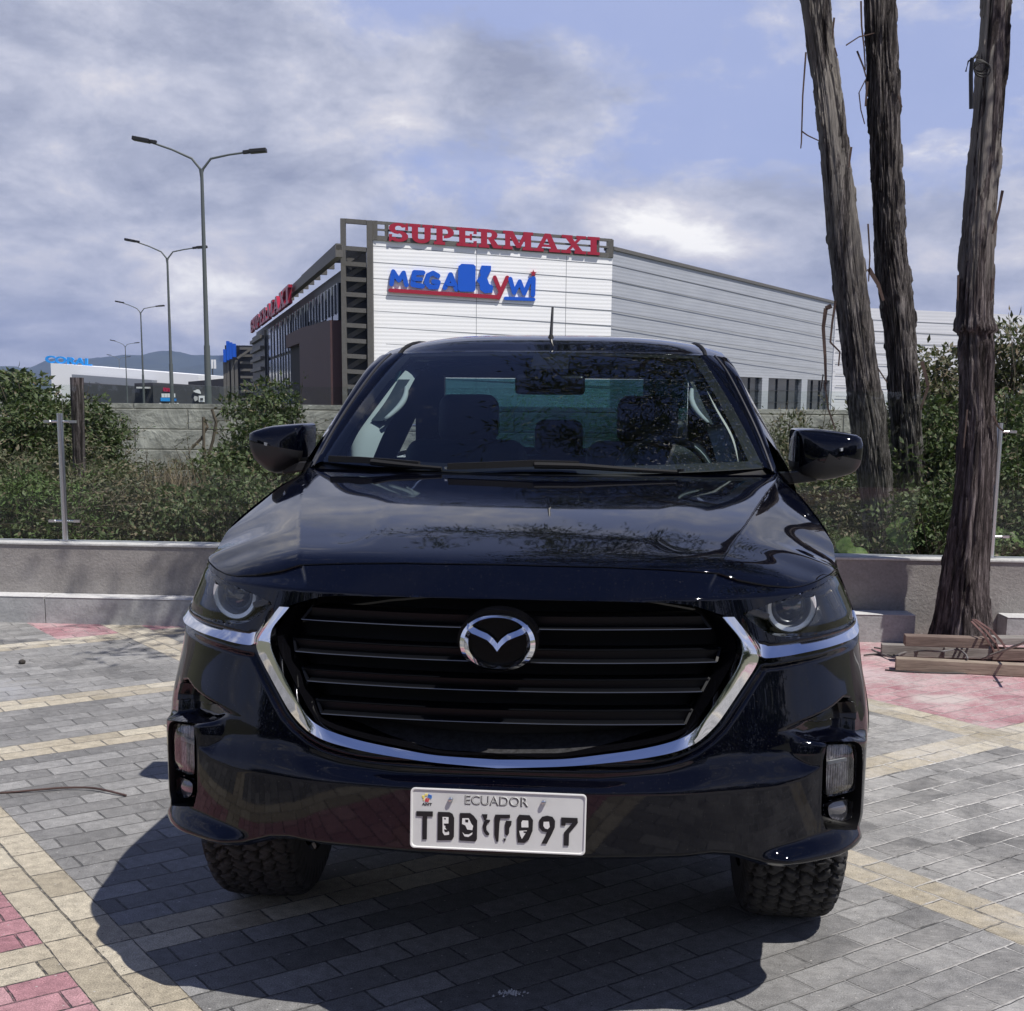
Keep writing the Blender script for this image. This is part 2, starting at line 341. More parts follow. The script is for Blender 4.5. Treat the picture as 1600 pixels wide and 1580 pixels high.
kerb(-3.12, -1.86, 'grey kerb stone between two joints, nearest the left side of the truck')
kerb(-1.86, 1.3, 'long grey kerb stone hidden mostly behind the truck')
kerb(1.3, 2.56, 'grey kerb stone ending left of the leaning tree trunk beside the truck')
kerb(3.12, 6.0, 'grey kerb stone on the right of the tree trunk in front of the wall')

m_steel = plain('brushed steel', (.62, .63, .65), .28, 1.0)
m_fglass = glass('fence glass', (.93, .955, .94), 1.45, 0.0, spec=.55)
fence = empty('glass_fence', (0, wl(0)+.27, .522)); tag(fence, 'frameless glass fence with round steel posts standing on the low wall', 'fence')
posts = [-5.72, -3.05, -.62, 1.2 - .3, 3.09, 5.6]
def fp(x, d=.27): return wl(x) + d
for x in posts:
    if x == posts[3]: continue
    mb = MB(); mb.tube([(x, fp(x), .522), (x, fp(x), 1.385)], .021, 14); mb.tube([(x, fp(x), .522), (x, fp(x), .530)], .042, 14)
    o = inv(mb.build('post', m_steel, fence), fence); auto_smooth(o)
    for z in (.66, 1.33):
        mb = MB()
        for sx in (-1, 1):
            mb.tube([(x + sx*.012, fp(x)-.0, z), (x+sx*.085, fp(x)-.0, z)], .008, 8); mb.box(x+sx*.085-.022, x+sx*.085+.022, fp(x)-.016, fp(x)+.016, z-.008, z+.008)
        inv(mb.build('clamp', m_steel, fence), fence)
ps = [p for p in posts if p != posts[3]]
for a, b in zip(ps[:-1], ps[1:]):
    mb = MB(); x0, x1 = a + .022, b - .022
    slab(mb, x0, x1, .264, .274, .545, 1.575); inv(mb.build('glass_panel', m_fglass, fence), fence)

# ------------------------------------------------------------------ rear stone wall
def stonewall():
    g = G('blockwork'); P = g.pos(); q = g.map(P, rot=(R(90), 0, 0))
    b = g.n('ShaderNodeTexBrick', {'Vector': q, 'Color1': (.32, .315, .29), 'Color2': (.355, .35, .32), 'Mortar': (.31, .30, .27), 'Scale': 1., 'Mortar Size': .012, 'Mortar Smooth': .9, 'Brick Width': 1.4, 'Row Height': .26}).outputs
    f = g.noise(P, 2.2, 9, .7, .6); f2 = g.noise(g.map(P, scale=(1, 1, 4)), 3, 6, .65, 1.)
    c = g.mix(.9, b['Color'], g.ramp(f, [(.3, .2), (.7, .8)]), 'OVERLAY'); c = g.mix(.5, c, g.ramp(f2, [(.35, .3), (.65, .7)]), 'OVERLAY')
    return g.out(g.bsdf(Base_Color=c, Roughness=.95, Normal=g.bump(g.math('SUBTRACT', f, g.math('MULTIPLY', b['Fac'], .5)), .9, .06)))
RW = 17.0
mb = MB(); za = at(0, 628.5, RW).z; zb = at(1400, 641.5, RW).z
mb.hexa([(-14, RW+.3, -.2), (14, RW-.3, -.2), (14, RW-.15, -.2), (-14, RW+.45, -.2), (-14, RW+.3, za), (14, RW-.3, zb), (14, RW-.15, zb), (-14, RW+.45, za)])
tag(mb.build('block_wall', stonewall()), 'weathered grey block wall behind the bushes, running across below the buildings', 'wall')

# ------------------------------------------------------------------ supermarket building
def ribbed(name, col, col2, pitch, metal=0., rough=.5):
    g = G(name); P = g.pos(); z = g.n('ShaderNodeSeparateXYZ', {'Vector': P}).outputs[2]
    s = g.math('SINE', g.math('MULTIPLY', z, 2*math.pi/pitch)); f = g.noise(g.map(P, scale=(.25, .25, 1.5)), 1.2, 6, .6)
    c = g.mix(g.ramp(f, [(.3, 0.), (.7, 1.)]), col, col2)
    return g.out(g.bsdf(Base_Color=c, Roughness=rough, Metallic=metal, Normal=g.bump(g.math('MULTIPLY', s, .5), .16, .03)))
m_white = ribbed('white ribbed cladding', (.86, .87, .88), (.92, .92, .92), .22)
m_grey = ribbed('grey ribbed cladding', (.33, .35, .385), (.39, .41, .445), .22, 0., .45)  # ribs as on the white wall, in a darker grey
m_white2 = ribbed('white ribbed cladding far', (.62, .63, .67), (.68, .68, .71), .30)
m_frame = plain('grey brown steel', (.115, .11, .10), .6, var=.15)
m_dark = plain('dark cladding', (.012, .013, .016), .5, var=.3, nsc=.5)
m_seam = plain('seam', (.20, .21, .23), .7)
m_bglass = plain('facade glass', (.008, .012, .018), .12, coat=0, spec=.35)
m_red = plain('sign red', (.33, .012, .035), .4); m_blue = plain('sign blue', (.004, .09, .55), .4); m_rside = plain('sign return', (.05, .03, .03), .6); m_bside = plain('sign return blue', (.01, .03, .12), .6)
YA, YB, YC, YD = 80., 84., 124., 134.
A0 = at(583, 640, YA); B0 = at(957, 640, YB); C0 = at(1305, 640, YC); D0 = at(1760, 640, YD)
bld = empty('supermarket_building', (A0.x, A0.y, 0)); tag(bld, 'large white and grey clad supermarket building with a dark glazed left side', 'building')
def bp(mb, name, mat, par=bld, **k):
    o = mb.build(name, mat, par, **k); o.location = -Vector(bld.location); 
    if par is not bld: o.location = (0, 0, 0)
    return o
def quadwall(P, Q, uP, vP, uQ, vQ, YP, YQ, th, z0=-2.1):
    a = at(uP, vP, YP); b = at(uQ, vQ, YQ); d = Vector((b.x-a.x, b.y-a.y, 0)).normalized(); n = Vector((-d.y, d.x, 0)) * th
    a0 = Vector((a.x, a.y, z0)); b0 = Vector((b.x, b.y, z0))
    return MB().hexa([a0, b0, b0+n, a0+n, a, b, b+n, a+n]), d, n
mb, dW, nW = quadwall(0, 0, 583, 375, 957, 403, YA, YB, .5); bp(mb, 'white_facade', m_white)
# grey side wall with openings at its foot
wa = at(957, 391, YB); wb = at(1305, 475, YC); dG = Vector((wb.x-wa.x, wb.y-wa.y, 0)); LG = dG.length; dG.normalize(); nG = Vector((-dG.y, dG.x, 0))
def gpt(u):                                         # distance along the grey wall seen at photo column u
    t0, t1 = 0., LG
    for _ in range(40):
        t = (t0+t1)/2; q = wa + dG*t; uu = 800 + FPX * ((q-Vector((0,0,H))).dot(_r2)) / ((q-Vector((0,0,H))).dot(_f))
        if uu < u: t0 = t
        else: t1 = t
    return t
def gq(t, z, off=0.): q = wa + dG*t - nG*off; return Vector((q.x, q.y, z))
ztop = lambda t: wa.z + (wb.z-wa.z)*t/LG
def atg(u, v): t = gpt(u); return t, at(u, v, (wa + dG*t).y).z
zwin = (atg(1155, 583)[1] + atg(1300, 599)[1]) / 2
wins = [(1010, 1080), (1090, 1145), (1150, 1197), (1207, 1259), (1268, 1303)]
edges = [0.] + [gpt(u) for w_ in wins for u in w_] + [LG]
mb = MB()
def gbox(mb, t0, t1, z0, z1, za=None, zb=None, o0=0., o1=-.5):
    mb.hexa([gq(t0, z0, o0), gq(t1, z0, o0), gq(t1, z0, o1), gq(t0, z0, o1), gq(t0, za or z1, o0), gq(t1, zb or z1, o0), gq(t1, zb or z1, o1), gq(t0, za or z1, o1)])
gbox(mb, 0, LG, zwin, 0, ztop(0), ztop(LG))
for i in range(0, len(edges), 2): gbox(mb, edges[i], edges[i+1], -.3, zwin - .002)
bp(mb, 'grey_side_wall', m_grey)
mb = MB(); gbox(mb, -.1, LG+.2, 0, 0, 0, 0) if False else None
mb = MB(); mb.hexa([gq(0, ztop(0)+.002, .12), gq(LG, ztop(LG)+.002, .12), gq(LG, ztop(LG)+.002, -.6), gq(0, ztop(0)+.002, -.6), gq(0, ztop(0)+.22, .12), gq(LG, ztop(LG)+.22, .12), gq(LG, ztop(LG)+.22, -.6), gq(0, ztop(0)+.22, -.6)]); bp(mb, 'parapet_flashing', m_frame)
for i in range(1, len(edges)-1, 2):
    t0, t1 = edges[i], edges[i+1]
    mb = MB(); gbox(mb, t0, t1, -2.1, zwin, o0=-.30, o1=-.4); wdw = bp(mb, 'window', m_bglass)
    mb = MB()
    for k in range(1, 3): gbox(mb, t0+(t1-t0)*k/3-.03, t0+(t1-t0)*k/3+.03, -.3, zwin-.05, o0=-.2, o1=-.29)
    for k in range(1, 4): gbox(mb, t0, t1, zwin-1.0*k-.02, zwin-1.0*k+.02, o0=-.21, o1=-.285)
    bp(mb, 'mullions', m_dark, wdw)
# seams: thin recessed joints standing just proud of the cladding
mb = MB()
for k in range(9):
    a = at(583, 384.6 + 25.4*k, YA); b = at(957, 414 + 23.9*k, YB); n = -nW.normalized()*.012
    mb.hexa([a+n, b+n, b-n, a-n] + [q + Vector((0, 0, .032)) for q in (a+n, b+n, b-n, a-n)])
for k in range(2):
    q = k*.38 + .42; a = at(583, 375, YA).lerp(at(957, 403, YB), q); n = -nW.normalized()*.010; e = dW*.012
    a0 = Vector((a.x, a.y, 0)); mb.hexa([a0+n-e, a0+n+e, a0-n+e, a0-n-e] + [Vector((v.x, v.y, a.z-.1)) for v in (a0+n-e, a0+n+e, a0-n+e, a0-n-e)])
for k in range(8):
    va = 414 + 24.2*k; vb = 493 + 17.6*k; a = at(957, va, YB); b = at(1305, vb, YC)
    if b.z < zwin: continue
    n = nG*-.012
    mb.hexa([a+n, b+n, b-n, a-n] + [q + Vector((0, 0, .038)) for q in (a+n, b+n, b-n, a-n)])
bp(mb, 'panel_joints', m_seam)
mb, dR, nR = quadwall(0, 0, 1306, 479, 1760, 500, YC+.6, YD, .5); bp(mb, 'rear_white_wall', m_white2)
mb = MB()
for k in range(8):
    a = at(1306, 497+17.6*k, YC+.6); b = at(1760, 520+16.0*k, YD); n = -nR.normalized()*.012
    mb.hexa([a+n, b+n, b-n, a-n] + [q + Vector((0, 0, .04)) for q in (a+n, b+n, b-n, a-n)])
bp(mb, 'panel_joints', m_seam)
# steel lattice tower at the corner
tw = MB(); yT = YA - .10
def bt(mb, u0, v0, u1, v1, wpx, Y0, Y1, dep=.35):
    a = at(u0, v0, Y0); b = at(u1, v1, Y1); ww = wpx/FPX*(Y0+Y1)/2; mb.bar(a, b, ww, dep, up=(0, 1, 0)) if abs(a.x-b.x) > abs(a.z-b.z) or True else None
def colbar(mb, u, v0, v1, wpx, Y, dep=.4):
    a = at(u, v0, Y); ww = wpx/FPX*Y/2; zb_ = at(u, v1, Y).z; mb.box(a.x-ww, a.x+ww, Y-dep/2, Y+dep/2, min(zb_, a.z), max(a.z, zb_))
colbar(tw, 536, 342, 800, 7.5, yT); colbar(tw, 577.5, 345, 800, 8.5, yT)
for k in range(12):
    v = 345.5 if k == 0 else 388 + 24.0*(k-1); v2 = v + (2.5 if k < 3 else 2)
    a = at(540.2, v, yT); b = at(572.6, v2, yT); h = (6.5 if k else 6.5)/FPX*yT
    tw.hexa([(a.x, yT-.17, a.z-h/2), (b.x, yT-.17, b.z-h/2), (b.x, yT+.17, b.z-h/2), (a.x, yT+.17, a.z-h/2), (a.x, yT-.17, a.z+h/2), (b.x, yT-.17, b.z+h/2), (b.x, yT+.17, b.z+h/2), (a.x, yT+.17, a.z+h/2)])
    if k >= 1: tw.bar(at(543, v+20, yT+.6), at(570, v+4, yT+.6), .28, .2, up=(0, 1, 0))
bp(tw, 'lattice_tower', m_frame)
mb = MB(); q0 = at(541, 392, yT+1.2); q1 = at(572, 392, yT+1.2); mb.box(q0.x, q1.x, yT+1.2, yT+1.5, -2.1, q0.z); bp(mb, 'tower_backing', m_dark)
# roof sign frame above the white wall
fr = MB(); Yf = lambda u: YA + (YB-YA)*(u-583)/374 - .0
def beam(mb, u0, v0, u1, v1, wpx, dep=.16, YF=Yf):
    a = at(u0, v0, YF(u0)); b = at(u1, v1, YF(u1)); h = wpx/FPX*YF(u0)/2; e = Vector((0, dep/2, 0)); z = Vector((0, 0, h))
    mb.hexa([a-e-z, b-e-z, b+e-z, a+e-z, a-e+z, b-e+z, b+e+z, a+e+z])
beam(fr, 583, 347.5, 957, 376, 4.5); beam(fr, 583, 371.5, 957, 399.5, 7); beam(fr, 584, 358.5, 957, 387, 2.8)
for u, va, vb in ((585, 345, 375), (604, 348, 374), (952, 378, 402), (954.5, 375, 402), (934, 375, 401)):
    a = at(u, va, Yf(u)-.01); b = at(u, vb, Yf(u)-.01); ww = .11 if u in (604, 934) else .17; fr.box(a.x-ww, a.x+ww, Yf(u)-.09, Yf(u)+.09, b.z, a.z)
bp(fr, 'sign_frame', m_frame)
# slab-serif letters, drawn stroke by stroke on a 1 x 1 cell
def letters():
    S = {}
    sf = lambda x, y, w=.34, h=.16: [(x-w/2, y), (x+w/2, y), (x+w/2, y+h), (x-w/2, y+h)]
    T = .27
    def vst(x, y0=0, y1=1, w=T): return [(x-w/2, y0), (x+w/2, y0), (x+w/2, y1), (x-w/2, y1)]
    def arc(cx, cy, rx, ry, a0, a1, tx, ty, n=10):
        o = [(cx+rx*math.cos(R(a0+(a1-a0)*i/n)), cy+ry*math.sin(R(a0+(a1-a0)*i/n))) for i in range(n+1)]
        i_ = [(cx+(rx-tx)*math.cos(R(a0+(a1-a0)*i/n)), cy+(ry-ty)*math.sin(R(a0+(a1-a0)*i/n))) for i in range(n+1)]
        return [ [o[i], o[i+1], i_[i+1], i_[i]] for i in range(n) ]
    S['S'] = (.86, arc(.43, .70, .42, .30, 20, 270, .27, .16) + arc(.43, .30, .42, .30, 90, -160, .27, .16) + [[(.70,.62),(.84,.62),(.84,1.0),(.74,1.0)]] + [[(.02,0),(.12,0),(.16,.38),(.02,.38)]])
    S['U'] = (.98, [vst(.22, .3, 1), vst(.76, .3, 1), sf(.22, .84, .46), sf(.76, .84, .44)] + arc(.49, .34, .405, .34, 180, 360, .26, .18))
    S['P'] = (.92, [vst(.24), sf(.24, 0, .48), sf(.24, .84, .48)] + arc(.42, .67, .44, .33, -90, 90, .26, .15))
    S['E'] = (.88, [vst(.24), [(0,.84),(.86,.84),(.86,1),(0,1)], [(0,0),(.86,0),(.86,.16),(0,.16)], [(.3,.43),(.66,.43),(.66,.58),(.3,.58)], [(.70,.68),(.86,.68),(.86,1),(.78,1)], [(.72,0),(.86,0),(.86,.33),(.72,.30)], [(.56,.34),(.66,.34),(.66,.68),(.56,.68)]])
    S['R'] = (1.0, [vst(.24), sf(.24, 0, .46), sf(.24, .84, .48)] + arc(.42, .71, .40, .29, -90, 90, .25, .14) + [[(.40,.5),(.66,.5),(.92,.05),(.64,.0)], [(.64,0),(1.0,0),(1.0,.16),(.70,.16)]])
    S['M'] = (1.28, [vst(.20, w=.22), vst(1.07, w=.27), sf(.20, 0, .42), sf(1.07, 0, .46), sf(.2, .84, .40), sf(1.08, .84, .42), [(.14,1),(.42,1),(.76,.22),(.58,.10)], [(.58,.10),(.74,.10),(1.12,1),(.92,1)]])
    S['A'] = (1.12, [[(.10,.1),(.28,.1),(.60,.85),(.46,1)], [(.46,1),(.70,1),(1.02,.1),(.74,.1)], [(.3,.26),(.84,.26),(.80,.40),(.36,.40)], sf(.2, 0, .42), sf(.88, 0, .48)])
    S['X'] = (1.06, [[(.10,.93),(.40,.93),(.96,.07),(.66,.07)], [(.12,.07),(.30,.07),(.92,.93),(.76,.93)], sf(.24, .84, .46), sf(.84, .84, .42), sf(.20, 0, .42), sf(.80, 0, .50)])
    S['I'] = (.52, [vst(.26), sf(.26, 0, .52), sf(.26, .84, .52)])
    return S
LET = letters()
def word(txt, fn, mb, gap=.05, th=(0., 1.)):
    W = sum(LET[c][0] + gap for c in txt) - gap; x = 0
    for c in txt:
        wd, polys = LET[c]
        for j, pl in enumerate(polys):
            e = .002*j
            mb.prism([((x+px)/W, py) for px, py in pl], lambda a, b, d, e=e: fn(a, b, d + (e if d < .5 else 0)), th[0], th[1])
        x += wd + gap
fs = MB()
def sfn(a, b, d):
    u = 607 + (937-607)*a; vt = 347 + (371-347)*a; vb = 377 + (399-377)*a; Y = Yf(u) - .22 + d*.06
    return at(u, vb + (vt-vb)*b, Y)
word('SUPERMAXI', sfn, fs); bp(fs, 'sign_letters', m_red)
# second sign: rounded blue letters, a big K block, red y and underline
def M2(x, y): return (520 + x/3.478, 330 + y/3.478)
Yk = lambda u: YA + (YB-YA)*(u-583)/374 - .20
def sign_poly(mb, pts, dep=.12, e=0.):
    mb.prism([M2(*p) for p in pts][::-1], lambda u, v, d: at(u, v, Yk(u) - e + d), 0, dep)
def stroke(mb, pts, wd, dep=.12, e=0.):
    for i in range(len(pts)-1):
        (x0, y0), (x1, y1) = pts[i], pts[i+1]; l = math.hypot(x1-x0, y1-y0); nx, ny = -(y1-y0)/l*wd/2, (x1-x0)/l*wd/2
        sign_poly(mb, [(x0+nx, y0+ny), (x1+nx, y1+ny), (x1-nx, y1-ny), (x0-nx, y0-ny)], dep, e + .003*i)
    for i, (x, y) in enumerate(pts): sign_poly(mb, [(x + wd/2*math.cos(a*math.pi/5), y + wd/2*math.sin(a*math.pi/5)) for a in range(10)], dep, e + .0015 + .003*i)
kb = MB()
stroke(kb, [(319, 397), (328, 328), (359, 376), (385, 335), (400, 402)], 25)
stroke(kb, [(490, 335), (443, 333), (435, 400), (487, 408)], 27, e=.02); stroke(kb, [(440, 368), (480, 371)], 22, e=.04)
stroke(kb, [(572, 352), (545, 336), (517, 350), (508, 388), (528, 412), (566, 413), (574, 386), (548, 383)], 26, e=.01)
stroke(kb, [(609, 416), (640, 345), (672, 424)], 27, e=.03); stroke(kb, [(622, 398), (660, 400)], 17, e=.05)
sign_poly(kb, [(682, 300), (700, 286), (765, 289), (777, 300), (775, 428), (765, 438), (692, 437), (679, 425)], e=.06)
sign_poly(kb, [(808, 295), (860, 297), (860, 322), (838, 362), (850, 395), (872, 408), (868, 443), (826, 446), (800, 428), (798, 398), (780, 376), (803, 352), (800, 325)], e=.01)
stroke(kb, [(965, 368), (985, 444), (1016, 382), (1040, 448), (1073, 372)], 23, e=.015)
stroke(kb, [(1091, 366), (1088, 455)], 25, e=.0); stroke(kb, [(938, 474), (1092, 480)], 19)
bp(kb, 'sign_blue_letters', m_blue)
kb = MB(); stroke(kb, [(880, 360), (908, 432)], 22); stroke(kb, [(948, 362), (900, 470)], 24, e=.012); stroke(kb, [(312, 430), (900, 467)], 21, e=.02)
sign_poly(kb, [(1090+ (19 if i % 2 == 0 else 8)*math.sin(i*math.pi/5), 338 - (21 if i % 2 == 0 else 9)*math.cos(i*math.pi/5)) for i in range(10)], .12)
bp(kb, 'sign_red_letters', m_red)

# dark left side, running away from the camera
F0 = at(532, 640, YA+.3); F1 = at(398, 640, 172.); dF = Vector((F1.x-F0.x, F1.y-F0.y, 0)); LF = dF.length; dF.normalize(); nF = Vector((-dF.y, dF.x, 0))   # nF points left, outwards
O0 = Vector((F0.x, F0.y, 0))
def fu(u):
    lo, hi = -5., LF*2.2
    for _ in range(50):
        t = (lo+hi)/2; q = O0 + dF*t; uu = 800 + FPX * ((q-Vector((0,0,H))).dot(_r2)) / ((q-Vector((0,0,H))).dot(_f))
        if uu > u: lo = t
        else: hi = t
    return t
def fq(t, z, off=0.): q = O0 + dF*t + nF*off; return Vector((q.x, q.y, z))
def fz_(u, v): return at(u, v, (O0 + dF*fu(u)).y).z
def fbox(mb, u0, u1, za, zb, o0, o1, za2=None, zb2=None):
    t0, t1 = fu(u0), fu(u1); za2 = za if za2 is None else za2; zb2 = zb if zb2 is None else zb2
    mb.hexa([fq(t0, za, o0), fq(t1, za2, o0), fq(t1, za2, o1), fq(t0, za, o1), fq(t0, zb, o0), fq(t1, zb2, o0), fq(t1, zb2, o1), fq(t0, zb, o1)])
zwt = fz_(531, 442); ztp = fz_(531, 418)
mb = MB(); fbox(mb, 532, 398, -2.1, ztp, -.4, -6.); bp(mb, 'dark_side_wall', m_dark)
zbt, zbt2 = fz_(531, 501), fz_(480, 514)
m_brown = plain('brown ribbed cladding', (.062, .030, .032), .7, var=.12, nsc=2)
m_open_shade = plain('painted opening shade', (.01, .01, .01), .9)
mb = MB(); fbox(mb, 532, 481, -.3, zbt, .55, -.3, zb2=zbt2); fbox(mb, 480.8, 458, fz_(470, 540), zbt2, .50, -.3, zb2=fz_(459, 524)); bp(mb, 'brown_cladding', m_brown)
mb = MB(); fbox(mb, 480.6, 458.5, -.3, fz_(470, 540)-.01, .1, -.3); bp(mb, 'opening_shade', m_open_shade)  # near-black block paints in the shade of the opening
for i, (u0, u1) in enumerate(((531, 523), (521, 513), (511, 503), (501, 494), (492, 485), (480, 474), (472, 466), (464, 459))):
    mb = MB(); fbox(mb, u0, u1, (fz_(u0, 500) if i < 5 else zbt2+.2), zwt, .02, -.38); wd = bp(mb, 'window', m_bglass)
for (u0, u1) in ((456, 449), (447, 441), (439, 432), (430, 422)):
    for (za, zb) in ((fz_(440, 553), zwt), (-.2, fz_(440, 558))):
        mb = MB(); fbox(mb, u0, u1, za, zb, .02, -.38); bp(mb, 'window', m_bglass)
m_mull = plain('mullion steel', (.12, .14, .17), .4)
for u in (532, 527, 522, 517, 512, 507, 502, 497.5, 493, 488.5, 484, 480, 476.5, 473, 469, 465, 461, 457, 453, 448.5, 444.5, 440.5, 436, 431, 426.5, 421):
    mul = MB(); t = fu(u); ww = .10; mul.hexa([fq(t-ww, 0 if u < 458 else zbt2, .10), fq(t+ww, 0 if u < 458 else zbt2, .10), fq(t+ww, 0 if u < 458 else zbt2, .025), fq(t-ww, 0 if u < 458 else zbt2, .025), fq(t-ww, zwt, .10), fq(t+ww, zwt, .10), fq(t+ww, zwt, .025), fq(t-ww, zwt, .025)]); bp(mul, 'mullion', m_mull)
cp = MB(); zc0 = fz_(531, 413)
fbox(cp, 549, 404, zc0-.1, zc0+.55, .75, .35)
for k in range(22):
    t = fu(531) + (LF-4)*k/21; cp.hexa([fq(t, zc0+.1, .34), fq(t+.35, zc0+.1, .34), fq(t+.35, zc0+.1, -.3), fq(t, zc0+.1, -.3), fq(t, zc0+.4, .34), fq(t+.35, zc0+.4, .34), fq(t+.35, zc0+.4, -.3), fq(t, zc0+.4, -.3)])
zr = fz_(531, 396); fbox(cp, 549, 490, zr-.35, zr, .72, .4); 
for u in (531, 517.5, 505, 493.5, 482): t = fu(u); cp.hexa([fq(t-.2, zc0+.56, .70), fq(t+.2, zc0+.56, .70), fq(t+.2, zc0+.56, .42), fq(t-.2, zc0+.56, .42), fq(t-.2, zr-.36, .70), fq(t+.2, zr-.36, .70), fq(t+.2, zr-.36, .42), fq(t-.2, zr-.36, .42)])
bp(cp, 'roof_canopy', m_frame)
lv = MB(); zz0 = fz_(408, 522)
for k in range(9):
    z = zz0 - .9 - k*1.15; 
    if z > 0: fbox(lv, 417, 400, z, z+.38, .6, .2)
bp(lv, 'louvres', m_frame)
mb = MB(); fbox(mb, 418, 398.5, -2.1, zz0, .18, -.5); bp(mb, 'louvre_backing', m_dark)
sg = MB(); tA, tB = fu(480), fu(411); zs0 = fz_(411, 521); zs1 = fz_(411, 502)
word('SUPERMAXI', lambda a, b, d: fq(tB + (tA-tB)*a, zs0 + (zs1-zs0)*b, 1.25 - d*.3), sg); bp(sg, 'side_sign_letters', plain('side sign red', (.33, .012, .035), .4))  # same red as the front letters
# far wing
fw = MB(); Yw = 190.
a = at(352, 570, Yw); b = at(399, 540, Yw); fw.box(a.x, b.x+2, Yw, Yw+14, -2.1, b.z); bp(fw, 'far_wing', m_dark)
fw = MB()
for k in range(10):
    z = b.z - .6 - k*1.0
    if z > .2: fw.box(a.x+2.2, b.x+1, Yw-.5, Yw-.02, z, z+.34)
for u in (352, 357, 364, 370): q = at(u, 600, Yw-.6); fw.box(q.x-.2, q.x+.2, Yw-.8, Yw-.55, -2.1, at(u, 563, Yw).z)
fw.bar(at(371, 560, Yw-1.2), at(399, 541, Yw-1.2), .35, .3); bp(fw, 'far_wing_louvres', m_frame)
q = MB()
for i, (u0, u1, v0, v1) in enumerate(((349, 353, 546, 566), (354, 357.5, 533, 563), (358.5, 362, 535, 561), (363, 367.5, 537, 558))):
    a = at(u0, v1, Yw-1.5); b = at(u1, v0, Yw-1.5); q.box(a.x, b.x, Yw-1.5, Yw-.9, a.z, b.z)
bp(q, 'far_sign', m_blue)

# ------------------------------------------------------------------ distant shopping strip on the left
def farbox(mb, u0, v0, u1, v1, Y, dep=8., v1b=None, z0=-2.1):
    a = at(u0, v0, Y); b = at(u1, v1, Y)
    mb.hexa([(a.x, Y, z0), (b.x, Y, z0), (b.x, Y+dep, z0), (a.x, Y+dep, z0), (a.x, Y, a.z), (b.x, Y, b.z), (b.x, Y+dep, b.z), (a.x, Y+dep, a.z)])
m_wh = plain('far white panel', (.78, .79, .80), .6); m_g1 = plain('far grey panel', (.22, .24, .27), .7, var=.05, nsc=.2); m_g2 = plain('far dark grey panel', (.055, .057, .062), .8, var=.08, nsc=.3); m_g3 = plain('far black panel', (.018, .018, .022), .8)
o = at(200, 640, 240); st = empty('shopping_strip', (o.x, 240, 0)); tag(st, 'long low white and grey retail building with a blue rooftop sign, far left', 'building')
def sp_(mb, n, m, par=st): x = mb.build(n, m, par); x.location = -Vector(st.location); return x
mb = MB(); farbox(mb, 79, 567.5, 310, 586, 240, 30); sp_(mb, 'white_fascia_hall', m_wh)
mb = MB(); farbox(mb, 112, 585, 237, 594, 236, 3.5); sp_(mb, 'grey_band', m_g1)
mb = MB(); farbox(mb, 112, 597, 215, 604, 230, 5.5); sp_(mb, 'dark_hall', m_g2)
mb = MB(); farbox(mb, 210, 599, 238.5, 598, 226, 3.8); sp_(mb, 'black_hall', m_g3); mb = MB(); farbox(mb, 294, 596.5, 356, 591, 229, 8); sp_(mb, 'black_hall', m_g3)
mb = MB(); farbox(mb, 238.5, 598, 343, 604.5, 224, 5.5); sp_(mb, 'sign_wall', m_g2)
m_cyan = plain('far sign blue', (.02, .30, .80), .4); m_sred = plain('far sign red', (.45, .01, .06), .5); m_sblue = plain('far sign mid blue', (.03, .22, .60), .5)
me = text_mesh('CORAL', 4.6*.55, .25, .10, 1.0); o = link('roof_sign', me, m_cyan, st); p0 = at(107, 564.3, 240.6); p0r = at(130, 566, 240.6)
o.location = p0 - Vector(st.location); o.rotation_euler = (R(90), math.atan2(p0r.z-p0.z, p0r.x-p0.x)*-1, 0); o.scale = (1.0, .66, 1)
def sgn(u0, v0, u1, v1, m, n='wall_sign', Y=223.6):
    mb = MB(); a = at(u0, v1, Y); b = at(u1, v0, Y); mb.box(a.x, b.x, Y, Y+.3, a.z, b.z); return sp_(mb, n, m)
for k, (u, w_) in enumerate(((255, 3.2), (259, 3.6), (263.5, 3.4))): sgn(u, 605.8+.4*k, u+w_, 611.6+.4*k, m_sred)
for k, (u, w_) in enumerate(((252.5, 4), (257.3, 4), (262, 4.5), (270.5, 2.6))): sgn(u, 615, u+w_, 621, m_wh)
sgn(251, 621.6, 267, 627, m_cyan); sgn(270, 623, 275, 627, m_sblue)
for u in (249, 264.5, 271, 276): sgn(u, 629.8, u+2.6, 631.6, m_wh)
sgn(310.6, 618.5, 319, 628.2, m_wh); mb = MB()
a = at(304, 628, 223.6); mb.prism([(304, 618.5), (309, 620), (309, 625), (304.6, 627.5), (302.5, 622)], lambda u, v, d: at(u, v, 223.6+d), 0, .25); sp_(mb, 'wall_sign', plain('far sign grey', (.5, .5, .5), .6))
mb = MB(); mb.prism([(301.5, 611), (305, 610), (308, 608.5), (311.5, 609), (313.8, 613), (314, 615.6), (309, 614.5), (305, 613.4)], lambda u, v, d: at(u, v, 223.6+d), 0, .25); sp_(mb, 'wall_sign', m_wh)
sgn(313, 622, 317, 625.4, m_g2, Y=223.5)
mb = MB(); a = at(215, 605.8, 225.8); b = at(235, 606.6, 225.8); mb.box(a.x, b.x, 225, 225.9, a.z-.14, a.z+.14); q = at(225.5, 612, 225.8); mb.box(q.x-.17, q.x+.17, 225.3, 225.8, q.z-.25, q.z+.25); sp_(mb, 'door_canopy', plain('far pale metal', (.6, .6, .6), .5))
